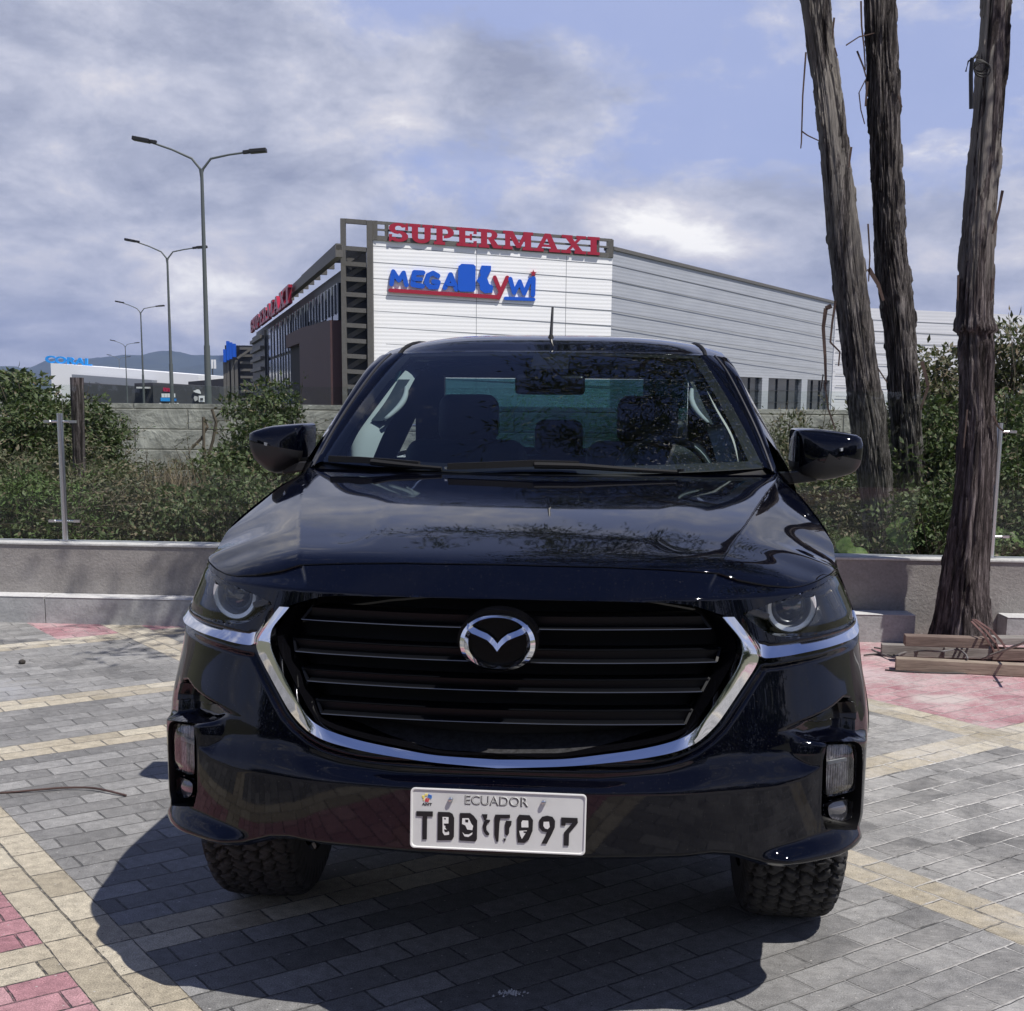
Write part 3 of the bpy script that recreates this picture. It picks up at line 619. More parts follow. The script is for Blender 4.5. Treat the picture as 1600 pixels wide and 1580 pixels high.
# hotel blades of white light-coloured panels seen beyond
tq = empty('twin_panel_sign', at(333, 640, 300) * 1.0); tag(tq, 'pair of narrow white upright panels left of the dark far wing', 'sign')
for u in (331.3, 335.4):
    mb = MB(); a = at(u-1.1, 576, 300); b = at(u+1.1, 562, 300); mb.box(a.x, b.x, 300, 300.6, a.z, b.z); x = mb.build('panel', m_wh, tq); x.location = -Vector(tq.location)
mb = MB(); a = at(333.3, 640, 300.3); mb.box(a.x-.12, a.x+.12, 300.7, 300.9, -2.1, at(333, 574, 300).z); x = mb.build('mast', m_frame, tq); x.location = -Vector(tq.location)

# ------------------------------------------------------------------ hills
def hills():
    prof = [(-1600, 520), (-900, 545), (-300, 585), (-120, 583), (0, 576), (28, 575), (50, 579), (78, 567), (110, 562), (150, 559), (190, 555), (240, 553.5), (300, 554), (345, 556), (420, 549), (520, 556), (700, 566), (900, 574), (1100, 590), (1300, 600), (1500, 612), (1900, 610), (3200, 585)]
    us = np.linspace(-1600, 3200, 700); vs = np.interp(us, [p[0] for p in prof], [p[1] for p in prof])
    rng = np.random.default_rng(3); nz = np.convolve(rng.normal(size=700+20), np.ones(5)/5, 'same')[:700]*1.1 + rng.normal(size=700)*.25
    rows = []
    for j, (k, dY) in enumerate(((1.0, 0), (.93, -120), (.72, -420), (.45, -800), (.2, -1200), (-.02, -1700))):
        row = []
        for i, u in enumerate(us):
            p = at(u, vs[i] + nz[i]*(1-.4*j/5), 4600); s = (4600 + dY + (90*math.sin(i*.11+j*1.7) + 60*math.sin(i*.31+j))*(j > 0))/4600
            row.append((p.x*s, p.y*s, (p.z)*k + (18*math.sin(i*.23+j*2.1) if 0 < j < 5 else 0)))
        rows.append(row)
    g = G('forested hill'); P = g.pos(); f = g.noise(P, .004, 8, .65)
    m = g.out(g.bsdf(Base_Color=g.ramp(f, [(.35, (.02, .033, .02)), (.65, (.05, .065, .035))]), Roughness=1.))
    o = MB().grid(np.array(rows)).build('hills', m, smooth=True); tag(o, kind='structure')
hills()
gh = G('haze'); v_ = gh.n('ShaderNodeVolumePrincipled', {'Color': (.34, .46, .80), 'Density': .00014, 'Anisotropy': .0}); o_ = gh.n('ShaderNodeOutputMaterial'); gh.t.links.new(v_.outputs[0], o_.inputs['Volume'])
hz = MB().box(-6600, 6600, -700, 5300, -3.0, 262).build('haze', gh.m); tag(hz, 'thin blue haze lying over the distance', 'haze', kind='stuff')

# ------------------------------------------------------------------ street lamps
m_pole = plain('galvanised pole', (.10, .115, .115), .6, .2); m_lampb = plain('lamp housing', (.012, .012, .012), .5)
def make_lamp(Y, u, vtop, label):
    p = at(u, vtop, Y); h = p.z; zl = -2.0; h -= zl; r = empty('street_lamp', (p.x, Y, zl)); tag(r, label, 'street lamp', 'double armed street lamps in a row along the road')
    mb = MB(); mb.tube([(0, 0, 0), (0, 0, h*.45)], [.13, .105], 12); mb.tube([(0, 0, h*.45), (0, 0, h-.35)], [.085, .055], 12); auto_smooth(mb.build('pole', m_pole, r))
    for sx, tip, sag in ((-1, 1.76, .52), (1, 1.68, .22)):
        mb = MB(); mb.tube([(0, 0, h-.75), (sx*.05, 0, h-.35), (sx*.32, 0, h-.02), (sx*tip*.55, 0, h+sag*.5), (sx*tip, 0, h+sag)], [.05, .045, .04, .035, .035], 8); arm = mb.build('arm', m_pole, r)
        mb = MB(); a = Vector((sx*(tip-.28), 0, h+sag-.03)); b = Vector((sx*(tip-.05), 0, h+sag)); mb.bar(a, b, .12, .12)
        c = Vector((sx*(tip+.52), 0, h+sag+(.1 if sx < 0 else .05))); mb.bar(b, c, .30, .13); mb.build('lamp_head', m_lampb, arm, bevel=.02)
    return r
make_lamp(46., 314.5, 247, 'tallest street lamp, nearest the camera, left of the supermarket')
make_lamp(74., 261, 393, 'second tallest street lamp, just left of the tallest one')
make_lamp(123., 219.5, 482, 'third street lamp of the receding row, above the grey retail hall')
make_lamp(205., 195.5, 538, 'fourth street lamp of the row, small, above the white retail roof')
make_lamp(255., 186, 559.5, 'fifth street lamp of the row, small, left of the fourth')
make_lamp(430., 182, 576.5, 'tiny sixth street lamp seen against the hill')
make_lamp(235., 169.5, 604, 'short street lamp in front of the dark retail hall')

# ------------------------------------------------------------------ trees
def fnoise(x, y, seed, oct=4, px=0):
    """cheap value noise on numpy arrays (x periodic with period px when given)"""
    out = 0; amp = 1.
    for o in range(oct):
        f = 2**o; X = x*f; Y = y*f; xi = np.floor(X).astype(int); yi = np.floor(Y).astype(int); xf = smooth01(X-xi); yf = smooth01(Y-yi)
        P = px*f if px else 0
        def h(a, b):
            if P: a = np.mod(a, P)
            n = (a*374761393 + b*668265263 + (seed+o)*982451653) & 0x7fffffff; n = ((n ^ (n >> 13)) * 1274126177) & 0x7fffffff
            return ((n ^ (n >> 16)) & 0xffff) / 65535.
        v = (h(xi, yi)*(1-xf) + h(xi+1, yi)*xf)*(1-yf) + (h(xi, yi+1)*(1-xf) + h(xi+1, yi+1)*xf)*yf
        out = out + (v-.5)*amp; amp *= .5
    return out
def bark(name, peel, reddish):
    g = G(name); P = g.obj(); tw = g.map(P, scale=(1, 1, .085), rot=(0, 0, 0)); n = g.noise(tw, 34, 9, .72, .5); n2 = g.noise(g.map(P, scale=(1, 1, .2)), 7, 6, .6, .6); fine = g.noise(g.map(P, scale=(1, 1, .22)), 150, 5, .75)
    a, b, c = ((.012, .0105, .0105), (.105, .093, .090), (.36, .33, .315)) if not reddish else ((.011, .009, .009), (.090, .073, .073), (.31, .27, .268))  # darker tones lowered to stand in for shade from the crown
    col = g.ramp(n, [(.36, a), (.50, b), (.66, c)]); col = g.mix(.5, col, g.ramp(fine, [(.3, .25), (.7, .75)]), 'OVERLAY')
    z = g.n('ShaderNodeSeparateXYZ', {'Vector': P}).outputs[2]
    pm = g.ramp(g.noise(g.map(P, scale=(3.2, 3.2, .40)), 2.2, 5, .6, .3), [(.52 - peel*.06, 0.), (.54 - peel*.06, 1.)])
    hi = g.n('ShaderNodeMapRange', {'Value': z, 'From Min': 1.2, 'From Max': 3.6}).outputs[0]
    pm = g.math('MULTIPLY', pm, g.math('MULTIPLY', hi, peel, clamp=True))
    sm = g.ramp(n2, [(.3, (.13, .12, .11)), (.55, (.24, .225, .205)), (.75, (.36, .33, .29))])
    col = g.mix(pm, col, sm)
    hgt = g.mix(pm, n, g.math('MULTIPLY', n2, .4))
    return g.out(g.bsdf(Base_Color=col, Roughness=.9, Normal=g.bump(hgt, 1., .06), Specular_IOR_Level=.2))
def trunk_mesh(trace, Y, seed, amp, nth=220, up=3.2, ybase=None, peel=0):
    """trace: (photo row, left, right) of the trunk at distance Y, from the top of the picture to the foot"""
    C = []; 
    for v, a, b in trace:
        p = at(a, v, Y); q = at(b, v, Y); C.append(((p.x+q.x)/2, (p.z+q.z)/2, (q.x-p.x)/2))
    C = C[::-1]
    x1, z1, r1 = C[-1]; x0, z0, r0 = C[-3]; dxz = (x1-x0)/(z1-z0)
    C += [(x1 + dxz*up*.3, z1+up*.3, r1*.93), (x1+dxz*up*.75, z1+up, r1*.74)]
    C = [(C[0][0] - (C[1][0]-C[0][0])*.2, min(-.05, C[0][1]-.1) if C[0][1] > .1 else -.08, C[0][2]*1.12)] + C
    zs = np.array([c[1] for c in C]); zz = np.linspace(zs[0], zs[-1], int((zs[-1]-zs[0])/.022))
    cx = np.interp(zz, zs, [c[0] for c in C]); rr = np.interp(zz, zs, [c[2] for c in C])
    k = np.ones(15)/15; cx = np.convolve(np.pad(cx, 7, 'edge'), k, 'valid'); rr = np.convolve(np.pad(rr, 7, 'edge'), k, 'valid')
    th = np.linspace(0, 2*np.pi, nth, endpoint=False); TH, ZZ = np.meshgrid(th, zz)
    per = 44; u = TH/(2*np.pi)*per; wv = fnoise(u*.25, ZZ*.9, seed+5, 2, per//4)*2.2
    strip = fnoise(u + wv*1.0, ZZ*1.9, seed, 4, 0 if False else per); strip2 = fnoise(u*.5 + wv, ZZ*1.1, seed+9, 3, per//2)
    rug = 1 - peel*smooth01((ZZ-1.6)/1.5)*smooth01((fnoise(u*.12+3, ZZ*.35, seed+31, 2)+.12)*8)
    d = (np.abs(strip)*-1.6 + .35*strip2)*amp*rug + fnoise(u*.2, ZZ*.7, seed+17, 2)*amp*.9
    br = fnoise(u*.7, ZZ*5.5, seed+77, 3); d = d + np.where(br > .28, amp*.45, 0)*rug
    if seed == 37:
        zr = at(1520, 519, Y).z + .03*fnoise(u*.6, ZZ*0, 91, 3); d = d + .022*np.exp(-((ZZ-zr)/.05)**2)*(ZZ > zr) - .012*np.exp(-((ZZ-zr+.03)/.03)**2)*(ZZ < zr)
    rad = rr[:, None]*(1 + .06*np.sin(3*TH + ZZ*.6)) + d
    flare = 1 + .22*np.exp(-np.maximum(ZZ-.02, 0)/.18)
    rad = rad*flare
    V = np.stack([cx[:, None] + rad*np.cos(TH), Y + rad*np.sin(TH), ZZ], -1)
    n = len(zz); idx = np.arange(n*nth).reshape(n, nth)
    F = np.stack([idx[:-1], np.roll(idx, -1, 1)[:-1], np.roll(idx, -1, 1)[1:], idx[1:]], -1).reshape(-1, 4)
    return V.reshape(-1, 3), F, zz, cx, rr
def strips(mb, spec, Y, base):               # loose hanging ribbons of bark: traced centre lines with a width in px
    for pts, wd, dy in spec:
        P = [at(u, v, Y + dy) for u, v in pts]; w0 = wd/FPX*Y/2
        for i in range(len(P)-1):
            f0 = 1 - .6*i/len(P); f1 = 1-.6*(i+1)/len(P); a, b = P[i], P[i+1]; d = (b-a).normalized(); n = Vector((-d.z, 0, d.x))*w0; e = Vector((0, .008, 0))
            mb.hexa([a-n*f0-e, a+n*f0-e, a+n*f0*.6+e, a-n*f0*.6+e, b-n*f1-e, b+n*f1-e, b+n*f1*.6+e, b-n*f1*.6+e])
g = G('eucalyptus leaf'); P = g.pos(); f = g.noise(P, 1.7, 3, .6); f2 = g.noise(P, 14, 2, .5)
lc = g.mix(g.ramp(f2, [(.35, 0.), (.65, 1.)]), g.ramp(f, [(.3, (.030, .045, .018)), (.7, (.065, .085, .035))]), (.085, .10, .05))
b_ = g.bsdf(Base_Color=lc, Roughness=.5, Specular_IOR_Level=.4); tr = g.n('ShaderNodeBsdfTranslucent', {'Color': (.10, .15, .03)}).outputs[0]
mxs = g.n('ShaderNodeMixShader', {0: .18, 1: b_, 2: tr}).outputs[0]; m_leaf = g.out(mxs)
def leaves_mesh(name, cent, dirs, lens, wid, rng):
    """one flat folded leaf (two quads sharing a midrib) per centre"""
    n = len(cent); dirs = dirs/np.linalg.norm(dirs, axis=1, keepdims=True)
    rv = rng.normal(size=(n, 3)); sd = np.cross(dirs, rv); sd /= np.linalg.norm(sd, axis=1, keepdims=True) + 1e-9; up = np.cross(sd, dirs)
    l = lens[:, None]; w_ = (lens*wid)[:, None]
    a = cent; b = cent + dirs*l*.45 + sd*w_ + up*w_*.25; c = cent + dirs*l - up*l*.10; d = cent + dirs*l*.45 - sd*w_ + up*w_*.25; m = cent + dirs*l*.5
    V = np.stack([a, b, c, d, m], 1).reshape(-1, 3); o = np.arange(n)[:, None]*5
    F = np.concatenate([o + np.array([[0, 1, 2, 4]]), o + np.array([[0, 4, 2, 3]])], 0)
    return mesh_from(name, V, F)
def spray(rng, p0, p1, n, spread, droop=.5, ll=(.10, .17)):
    """twigs along a branch from p0 to p1 with long hanging leaves"""
    p0 = np.array(p0); p1 = np.array(p1); t = rng.random(n)**.8; base = p0 + (p1-p0)*t[:, None]
    off = rng.normal(size=(n, 3))*spread*(.35+.65*t[:, None]); cent = base + off; cent[:, 2] -= np.abs(rng.normal(size=n))*spread*droop
    d = off*1.0 + (p1-p0)*.25 + np.array([0, 0, -.35])*spread*2 + rng.normal(size=(n, 3))*spread*.8
    return cent, d, rng.uniform(ll[0], ll[1], n)
def tree(name, label, trace, Y, seed, amp, mat, peel, ribbons, branches, crowns):
    V, F, zz, cx, rr = trunk_mesh(trace, Y, seed, amp, peel=peel)
    root = empty(name, (cx[3], Y, 0)); tag(root, label, 'tree', 'eucalyptus trees on the right')
    off = -Vector(root.location)
    o = link('trunk', mesh_from('trunk', V, F, True), mat, root); o.location = off
    if ribbons:
        for rb_ in ribbons: mb = MB(); strips(mb, [rb_], Y, None); o = mb.build('hanging_bark', m_ribbon, root); o.location = off
    rng = np.random.default_rng(seed)
    top = np.array([cx[-1], Y, zz[-1]]); bm_ = MB()
    cs, ds, ls = [], [], []; ok = lambda q: q[2] > 1.55 + q[1]*.285 + .12
    for (st, pts, r) in branches:
        i = np.argmin(abs(zz-st)); p = [(cx[i], Y, zz[i])] + [tuple(q) for q in pts]
        P = []
        for k in range(len(p)-1):
            for q in range(4): P.append(np.array(p[k])*(1-q/4) + np.array(p[k+1])*q/4 + rng.normal(size=3)*.03)
        P.append(np.array(p[-1])); bm_.tube(P, [r*(1-.8*k/len(P)) for k in range(len(P))], 8)
        for k in range(2, len(P)):
            for _ in range(2):
                e = P[k] + rng.normal(size=3)*np.array([.55, .55, .35]) + np.array([0, 0, .05])
                if not ok(e): continue
                bm_.tube([P[k], (P[k]+e)/2 + rng.normal(size=3)*.05, e], [.012, .008, .004], 5)
                c, d, l = spray(rng, P[k], e, 34, .16); cs.append(c); ds.append(d); ls.append(l)
                for _ in range(2):
                    e2 = e + rng.normal(size=3)*np.array([.35, .35, .2]) + np.array([0, 0, -.05])
                    if not ok(e2): continue
                    bm_.tube([e, e2], [.005, .003], 4)
                    c, d, l = spray(rng, e, e2, 22, .12); cs.append(c); ds.append(d); ls.append(l)
    for (cx_, cy_, cz_, rx, rz, n) in crowns:
        k = max(6, n//70)
        for _ in range(k):
            v = rng.normal(size=3); v /= np.linalg.norm(v); q = np.array([cx_, cy_, cz_]) + v*np.array([rx, rx, rz])*rng.uniform(.35, 1.)
            bm_.tube([top, (top+q)/2 + rng.normal(size=3)*.2, q], [.04, .022, .006], 5)
            c, d, l = spray(rng, q - v*.3, q + v*.35, 70, .28); cs.append(c); ds.append(d); ls.append(l)
    if bm_.n: x = bm_.build('branches', mat, root); x.location = off
    if cs:
        cs = np.concatenate(cs); ds = np.concatenate(ds); ls = np.concatenate(ls); kp = cs[:, 2] > 1.55 + cs[:, 1]*.285 + .18; me = leaves_mesh('crown', cs[kp], ds[kp], ls[kp], .11, rng); x = link('crown', me, m_leaf, root); x.location = off
    return root
m_ribbon = plain('loose bark', (.07, .045, .038), .9, var=.4, nsc=6)
mbA = bark('fibrous bark', .75, False); mbB = bark('dark fibrous bark', .0, False); mbC = bark('red grey bark', 1., True)
T1 = [(-2, 1252, 1293), (127, 1271, 1309), (253, 1284, 1327), (380, 1295, 1344), (500, 1309, 1361), (554, 1317, 1367), (659, 1329, 1385), (763, 1345, 1395), (868, 1357, 1409)]
T2 = [(-2, 1350, 1394), (127, 1355, 1401), (253, 1358, 1406), (380, 1365, 1412), (450, 1370, 1424), (554, 1383, 1431), (659, 1390, 1440), (763, 1404, 1444), (868, 1410, 1446)]
T3 = [(-2, 1535, 1577), (127, 1524, 1569), (253, 1513, 1559), (380, 1501, 1550), (500, 1494, 1548), (513, 1491, 1551), (530, 1496, 1549), (589, 1500, 1549), (694, 1499, 1555), (798, 1489, 1549), (903, 1470, 1541), (990, 1460, 1544)]
tree('eucalyptus_tree', 'tall leaning eucalyptus with half peeled smooth bark, leftmost of the three trunks', T1, 10.6, 11, .026, mbA, .8,
     [([(1259, 82), (1254, 150), (1252, 222), (1251, 232)], 2.6, -.2), ([(1252, 205), (1262, 212), (1279, 220)], 1.8, -.2), ([(1299, 478), (1290, 482), (1286, 512), (1289, 560), (1290, 600)], 7, -.35), ([(1288, 598), (1294, 640), (1305, 671)], 3.2, -.35),
      ([(1305, 470), (1300, 505), (1297, 535), (1312, 550), (1310, 572)], 3.6, -.33), ([(1330, 230), (1326, 262)], 3, -.24), ([(1303, 28), (1300, 60)], 3, -.2), ([(1304, 75), (1308, 88)], 2, -.2), ([(1286, 585), (1282, 612)], 1.6, -.33)],
     [(5.2, [(1.9, 11.3, 5.9), (.9, 11.9, 5.9), (-.2, 12.3, 5.6), (-1.3, 12.4, 5.5)], .06), (5.8, [(2.4, 10.8, 6.9), (1.5, 11.4, 6.9), (.3, 11.6, 6.6)], .05)], [(2.5, 10.8, 8.6, 1.5, .8, 900)])
tree('eucalyptus_tree', 'dark shaggy barked eucalyptus, middle one of the three trunks', T2, 10.9, 23, .034, mbB, 0.,
     [([(1345, 2), (1346, 40), (1350, 75), (1352, 110)], 2.6, -.2), ([(1322, 71), (1342, 58), (1366, 52)], 2, -.25), ([(1339, 80), (1349, 105), (1353, 120)], 2.5, -.2), ([(1352, 125), (1342, 145), (1345, 172), (1351, 194)], 1.6, -.2), ([(1355, 128), (1352, 166)], 3.6, -.2),
      ([(1357, 420), (1372, 445), (1380, 470)], 7, -.2), ([(1440, 565), (1450, 604), (1438, 640)], 6, -.15), ([(1356, 350), (1359, 400), (1357, 440)], 2.4, -.2), ([(1403, 150), (1409, 168)], 2.5, -.25), ([(1371, 575), (1386, 598)], 2, -.2)],
     [(5.6, [(2.9, 12.2, 6.4), (1.9, 13.0, 6.5), (.7, 13.4, 6.3), (-.6, 13.6, 6.1)], .055)], [(4.2, 11.4, 9.2, 1.6, .9, 700)])
tree('eucalyptus_tree', 'thick eucalyptus trunk rising from the paving in front of the wall, rightmost of the three', T3, 8.0, 37, .024, mbC, .9,
     [([(1566, 298), (1560, 330), (1551, 365)], 4, -.12), ([(1551, 435), (1548, 470)], 3.4, -.15), ([(1511, 640), (1505, 700)], 2.4, -.2), ([(1497, 430), (1496, 470)], 2.6, -.2), ([(1552, 650), (1560, 668), (1568, 674)], 3, -.1)],
     [(4.6, [(2.1, 7.6, 5.1), (1.3, 7.2, 5.3), (.55, 7.0, 5.0), (-.1, 6.8, 4.8)], .05), (5.0, [(2.2, 8.4, 5.6), (1.2, 8.6, 5.7), (.2, 8.5, 5.2)], .045), (5.4, [(3.0, 7.0, 6.2), (2.2, 6.4, 6.6), (1.2, 6.4, 6.4), (.5, 6.2, 6.0)], .05), (4.9, [(2.9, 7.0, 5.2), (2.6, 6.2, 5.3), (2.1, 5.6, 5.0)], .035)],
     [(3.6, 8.4, 7.6, 1.3, .9, 500)])

# ------------------------------------------------------------------ bushes behind the low wall
def leafmat(name, c1, c2, c3, dry=0.):
    g = G(name); P = g.pos(); f = g.noise(P, 2.3, 5, .65); f2 = g.noise(P, 30, 1, .5)
    c = g.mix(g.ramp(f2, [(.40, 0.), (.60, 1.)]), g.ramp(f, [(.3, c1), (.7, c2)]), c3)
    if dry: c = g.mix(g.ramp(g.noise(P, 21, 1, .5), [(.60-dry*.25, 0.), (.66-dry*.25, 1.)]), c, (.19, .15, .10))
    b = g.bsdf(Base_Color=c, Roughness=.55, Specular_IOR_Level=.35); t = g.n('ShaderNodeBsdfTranslucent', {'Color': (.09, .14, .03)}).outputs[0]
    return g.out(g.n('ShaderNodeMixShader', {0: .2, 1: b, 2: t}).outputs[0])
m_b1 = leafmat('bush leaf', (.024, .038, .016), (.068, .098, .038), (.11, .142, .06), .04); m_b2 = leafmat('dusty bush leaf', (.036, .046, .025), (.088, .10, .052), (.135, .14, .08), .28)
m_b3 = leafmat('fresh leaf', (.045, .085, .022), (.085, .14, .035), (.11, .165, .05)); m_straw = plain('dry stalk', (.22, .17, .11), .9, var=.3)
m_stem = plain('bush stem', (.10, .08, .06), .9, var=.3)
def bush_meshes(seed, h, r, nst, nl, lw=.17, ll=(.035, .075), lean=.5, bare=.12, ncl=26):
    rng = np.random.default_rng(seed); mb = MB(); C, D, Ls = [], [], []
    for i in range(ncl):                                      # tufts of leaves at the branch ends
        a = rng.uniform(0, 2*np.pi); q = rng.uniform(0, 1)**.5; zz = h*rng.uniform(.15, 1.0)*(1-.30*q); c0 = np.array([np.cos(a)*r*q*(1.15-.35*zz/h), np.sin(a)*r*q*(1.15-.35*zz/h), zz]); cr_ = rng.uniform(.10, .22)*(.8+.2*h)
        mb.tube([np.array([c0[0]*.2, c0[1]*.2, 0]), c0*np.array([.7, .7, .55]), c0], [.010, .008, .004], 4, False)
        m = int(900*cr_); v = rng.normal(size=(m, 3)); v /= np.linalg.norm(v, axis=1, keepdims=True); v[:, 2] = v[:, 2]*.8 + .15; rad = cr_*rng.uniform(.45, 1.15, m)[:, None]
        C.append(c0 + v*rad*np.array([1, 1, .75])); D.append(v*.6 + rng.normal(size=(m, 3))*.45 + np.array([0, 0, -.25])); Ls.append(rng.uniform(ll[0]*1.2, ll[1]*1.35, m))
    for i in range(nst):
        a = rng.uniform(0, 2*np.pi); q = rng.uniform(0, 1)**.6; b = np.array([np.cos(a)*r*q*.75, np.sin(a)*r*q*.75, 0.]); hh = h*rng.uniform(.55, 1.08)*(1-.35*q)
        tip = b + np.array([np.cos(a)*r*lean*rng.uniform(.1, 1), np.sin(a)*r*lean*rng.uniform(.1, 1), hh]); mid = (b+tip)/2 + rng.normal(size=3)*.06 + np.array([0, 0, hh*.12])
        T = np.linspace(0, 1, 7)[:, None]; pts = (1-T)**2*b + 2*T*(1-T)*mid + T*T*tip; mb.tube(pts, [.009*(1-.75*t) for t in T[:, 0]], 4, False)
        for k in range(7):                                   # side twigs
            t = rng.uniform(bare, 1); p = (1-t)**2*b + 2*t*(1-t)*mid + t*t*tip; e = p + rng.normal(size=3)*np.array([.16, .16, .10])*(h/1.3) + np.array([0, 0, .05]); mb.tube([p, e], [.004, .002], 3, False)
            m = max(3, int(nl/8)); tt = rng.random(m)[:, None]; c = p*(1-tt) + e*tt + rng.normal(size=(m, 3))*.022; C.append(c); D.append((e-p)*.8 + rng.normal(size=(m, 3))*.09 + np.array([0, 0, -.02])); Ls.append(rng.uniform(*ll, m))
        m = int(nl/5); t = rng.uniform(bare, 1, m)[:, None]; c = (1-t)**2*b + 2*t*(1-t)*mid + t*t*tip + rng.normal(size=(m, 3))*.02; C.append(c); D.append(rng.normal(size=(m, 3))); Ls.append(rng.uniform(*ll, m))
    st = mesh_from('stems', mb.v, mb.f); st.materials.append(m_stem)
    lf = leaves_mesh('foliage', np.concatenate(C), np.concatenate(D), np.concatenate(Ls), lw, rng)
    return st, lf
PROTO = {}
for key, args in dict(dense=(101, 1.35, .62, 24, 70, .26, (.026, .055), .5, .12, 46), loose=(102, 1.5, .5, 24, 70, .18, (.03, .06), .6, .3, 9), low=(103, .95, .7, 26, 70, .24, (.024, .05), .5, .12, 40), tall=(104, 2.0, .55, 22, 80, .22, (.03, .065), .5, .15, 44), feather=(105, 1.3, .55, 46, 110, .14, (.03, .07), .8, .1, 14)).items(): PROTO[key] = bush_meshes(*args)
for k in PROTO:
    for i, m in enumerate((m_b1, m_b2, m_b3)): pass
def bush(key, x, y, z, s, sz, rot, mat, label, group='bushes between the low wall and the block wall'):
    r = empty('bush', (x, y, z), rot); tag(r, label, 'bush', group); r.scale = (s, s, sz)
    st, lf = PROTO[key]; link('stems', st, None, r)
    o = bpy.data.objects.new('foliage', lf); COL.objects.link(o); o.parent = r
    if not len(lf.materials): lf.materials.append(mat)
    o.material_slots[0].link = 'OBJECT'; o.material_slots[0].material = mat
def bx(u, Y): return at(u, 700, Y).x
BS = [('tall', 66, 13.2, 0, 1.15, .96, m_b1, 'tall leafy green bush reaching above the block wall, left of the wooden post'),
      ('tall', 22, 12.4, 0, 1.0, .80, m_b1, 'dark green bush at the left edge of the picture, under the pine trees'),
      ('dense', -30, 11.6, 0, 1.05, .9, m_b2, 'dusty bush cut by the left edge of the picture'),
      ('tall', 150, 13.6, 0, .75, .78, m_b1, 'feathery green bush just right of the wooden post'),
      ('dense', 105, 11.8, 0, .95, .85, m_b2, 'dusty green bush behind the left steel post'),
      ('low', 40, 10.4, 0, 1.0, 1.0, m_b1, 'low bright bush against the left glass panel'),
      ('feather', 95, 10.2, 0, .8, .75, m_b3, 'low fresh green bush at the foot of the left steel post'),
      ('dense', 176, 12.0, 0, .70, .68, m_b1, 'round green bush a little right of the wooden post'),
      ('loose', 245, 12.8, 0, .6, .66, m_b2, 'thin airy shrub with the block wall showing through it'),
      ('feather', 165, 10.5, 0, .95, .8, m_b2, 'grey green undergrowth right of the wooden post, close to the glass'),
      ('low', 225, 10.7, 0, .9, .74, m_b2, 'brownish low shrub in the middle of the left undergrowth'),
      ('low', 290, 11.2, 0, 1.0, .60, m_b1, 'low dark shrub left of the truck, at the glass'),
      ('tall', 412, 13.4, 0, .85, .93, m_b1, 'tall thin shrub beside the left door mirror of the truck'),
      ('dense', 430, 12.2, 0, 1.1, 1.0, m_b1, 'dark shrub partly hidden behind the left door mirror'),
      ('low', 350, 10.4, 0, .95, 1.0, m_b1, 'low green bush touching the left fender outline of the truck'),
      ('loose', 335, 12.6, 0, .8, .78, m_b2, 'dusty bush between the dry grass and the tall thin shrub'),
      ('dense', 480, 13.0, 0, 1., .9, m_b2, 'bush mostly hidden behind the truck cab'),
      ('low', 1262, 11.2, 0, .85, .85, m_b2, 'dusty shrub just right of the cab under the right door mirror'),
      ('dense', 1300, 12.0, 0, .85, .80, m_b1, 'dark shrub between the door mirror and the leftmost trunk'),
      ('low', 1290, 10.1, 0, .55, .62, m_b1, 'low leafy shrub at the foot of the leftmost trunk'),
      ('loose', 1245, 14.5, 0, .9, 1.08, m_b2, 'thin twiggy shrub in front of the block wall above the right mirror'),
      ('tall', 1480, 12.6, 0, 1.0, 1.13, m_b2, 'tall yellowish bush between the middle and right trunks'),
      ('tall', 1590, 12.4, 0, 1.05, 1.25, m_b2, 'tallest bush, right of the right trunk at the picture edge'),
      ('dense', 1470, 11.2, 0, 1.0, 1.15, m_b1, 'dark dense bush between the middle and right trunks'),
      ('dense', 1570, 11.0, 0, 1.0, 1.2, m_b1, 'dark bush behind the right steel post'),
      ('dense', 1455, 13.4, 0, 1.0, 1.2, m_b1, 'dark bush seen behind the middle trunk'),
      ('dense', 1620, 10.2, 0, .95, 1.0, m_b1, 'bush cut by the right edge of the picture'),
      ('low', 1500, 9.9, 0, .9, 1.0, m_b1, 'low shrub right behind the rightmost trunk'),
      ('feather', 1465, 10.0, 0, .4, .5, m_b3, 'small bright shrub right of the middle trunk')]
for i, (k, u, Y, z, s, sz, m, lab) in enumerate(BS): bush(k, bx(u, Y), Y, z, s, sz, i*1.7, m, lab)
# undergrowth nobody could count
rng = np.random.default_rng(55); n = 30000
X = rng.uniform(-7.5, 7.5, n); Y = 9.25 + rng.random(n)**1.3*5.5; Z = rng.random(n)**1.2*(.50 + .16*np.sin(X*2.1) + .14*np.sin(X*5.3+Y)); Z = np.maximum(Z, .02)
kp = ~((X > 2.3) & (X < 4.2) & (Y < 11.4)); X, Y, Z = X[kp], Y[kp], Z[kp]; n = len(X); d = rng.normal(size=(n, 3)); d[:, 2] = np.abs(d[:, 2]) + .3
o = link('undergrowth', leaves_mesh('undergrowth', np.stack([X, Y, Z], 1), d, rng.uniform(.03, .065, n), .22, rng), m_b1); tag(o, 'tangled green undergrowth along the back of the low wall', 'undergrowth', kind='stuff')
n = 1500; X = bx(292, 11.7) + rng.normal(size=n)*.26; Y = 11.7 + rng.normal(size=n)*.30; d = np.stack([rng.normal(size=n)*.34, rng.normal(size=n)*.3, np.ones(n)], 1)
o = link('dry_grass', leaves_mesh('dry_grass', np.stack([X, Y, np.zeros(n)], 1), d, rng.uniform(.4, 1.05, n), .005, rng), m_straw); tag(o, 'clump of straw coloured dry grass left of the truck', 'grass', kind='stuff')
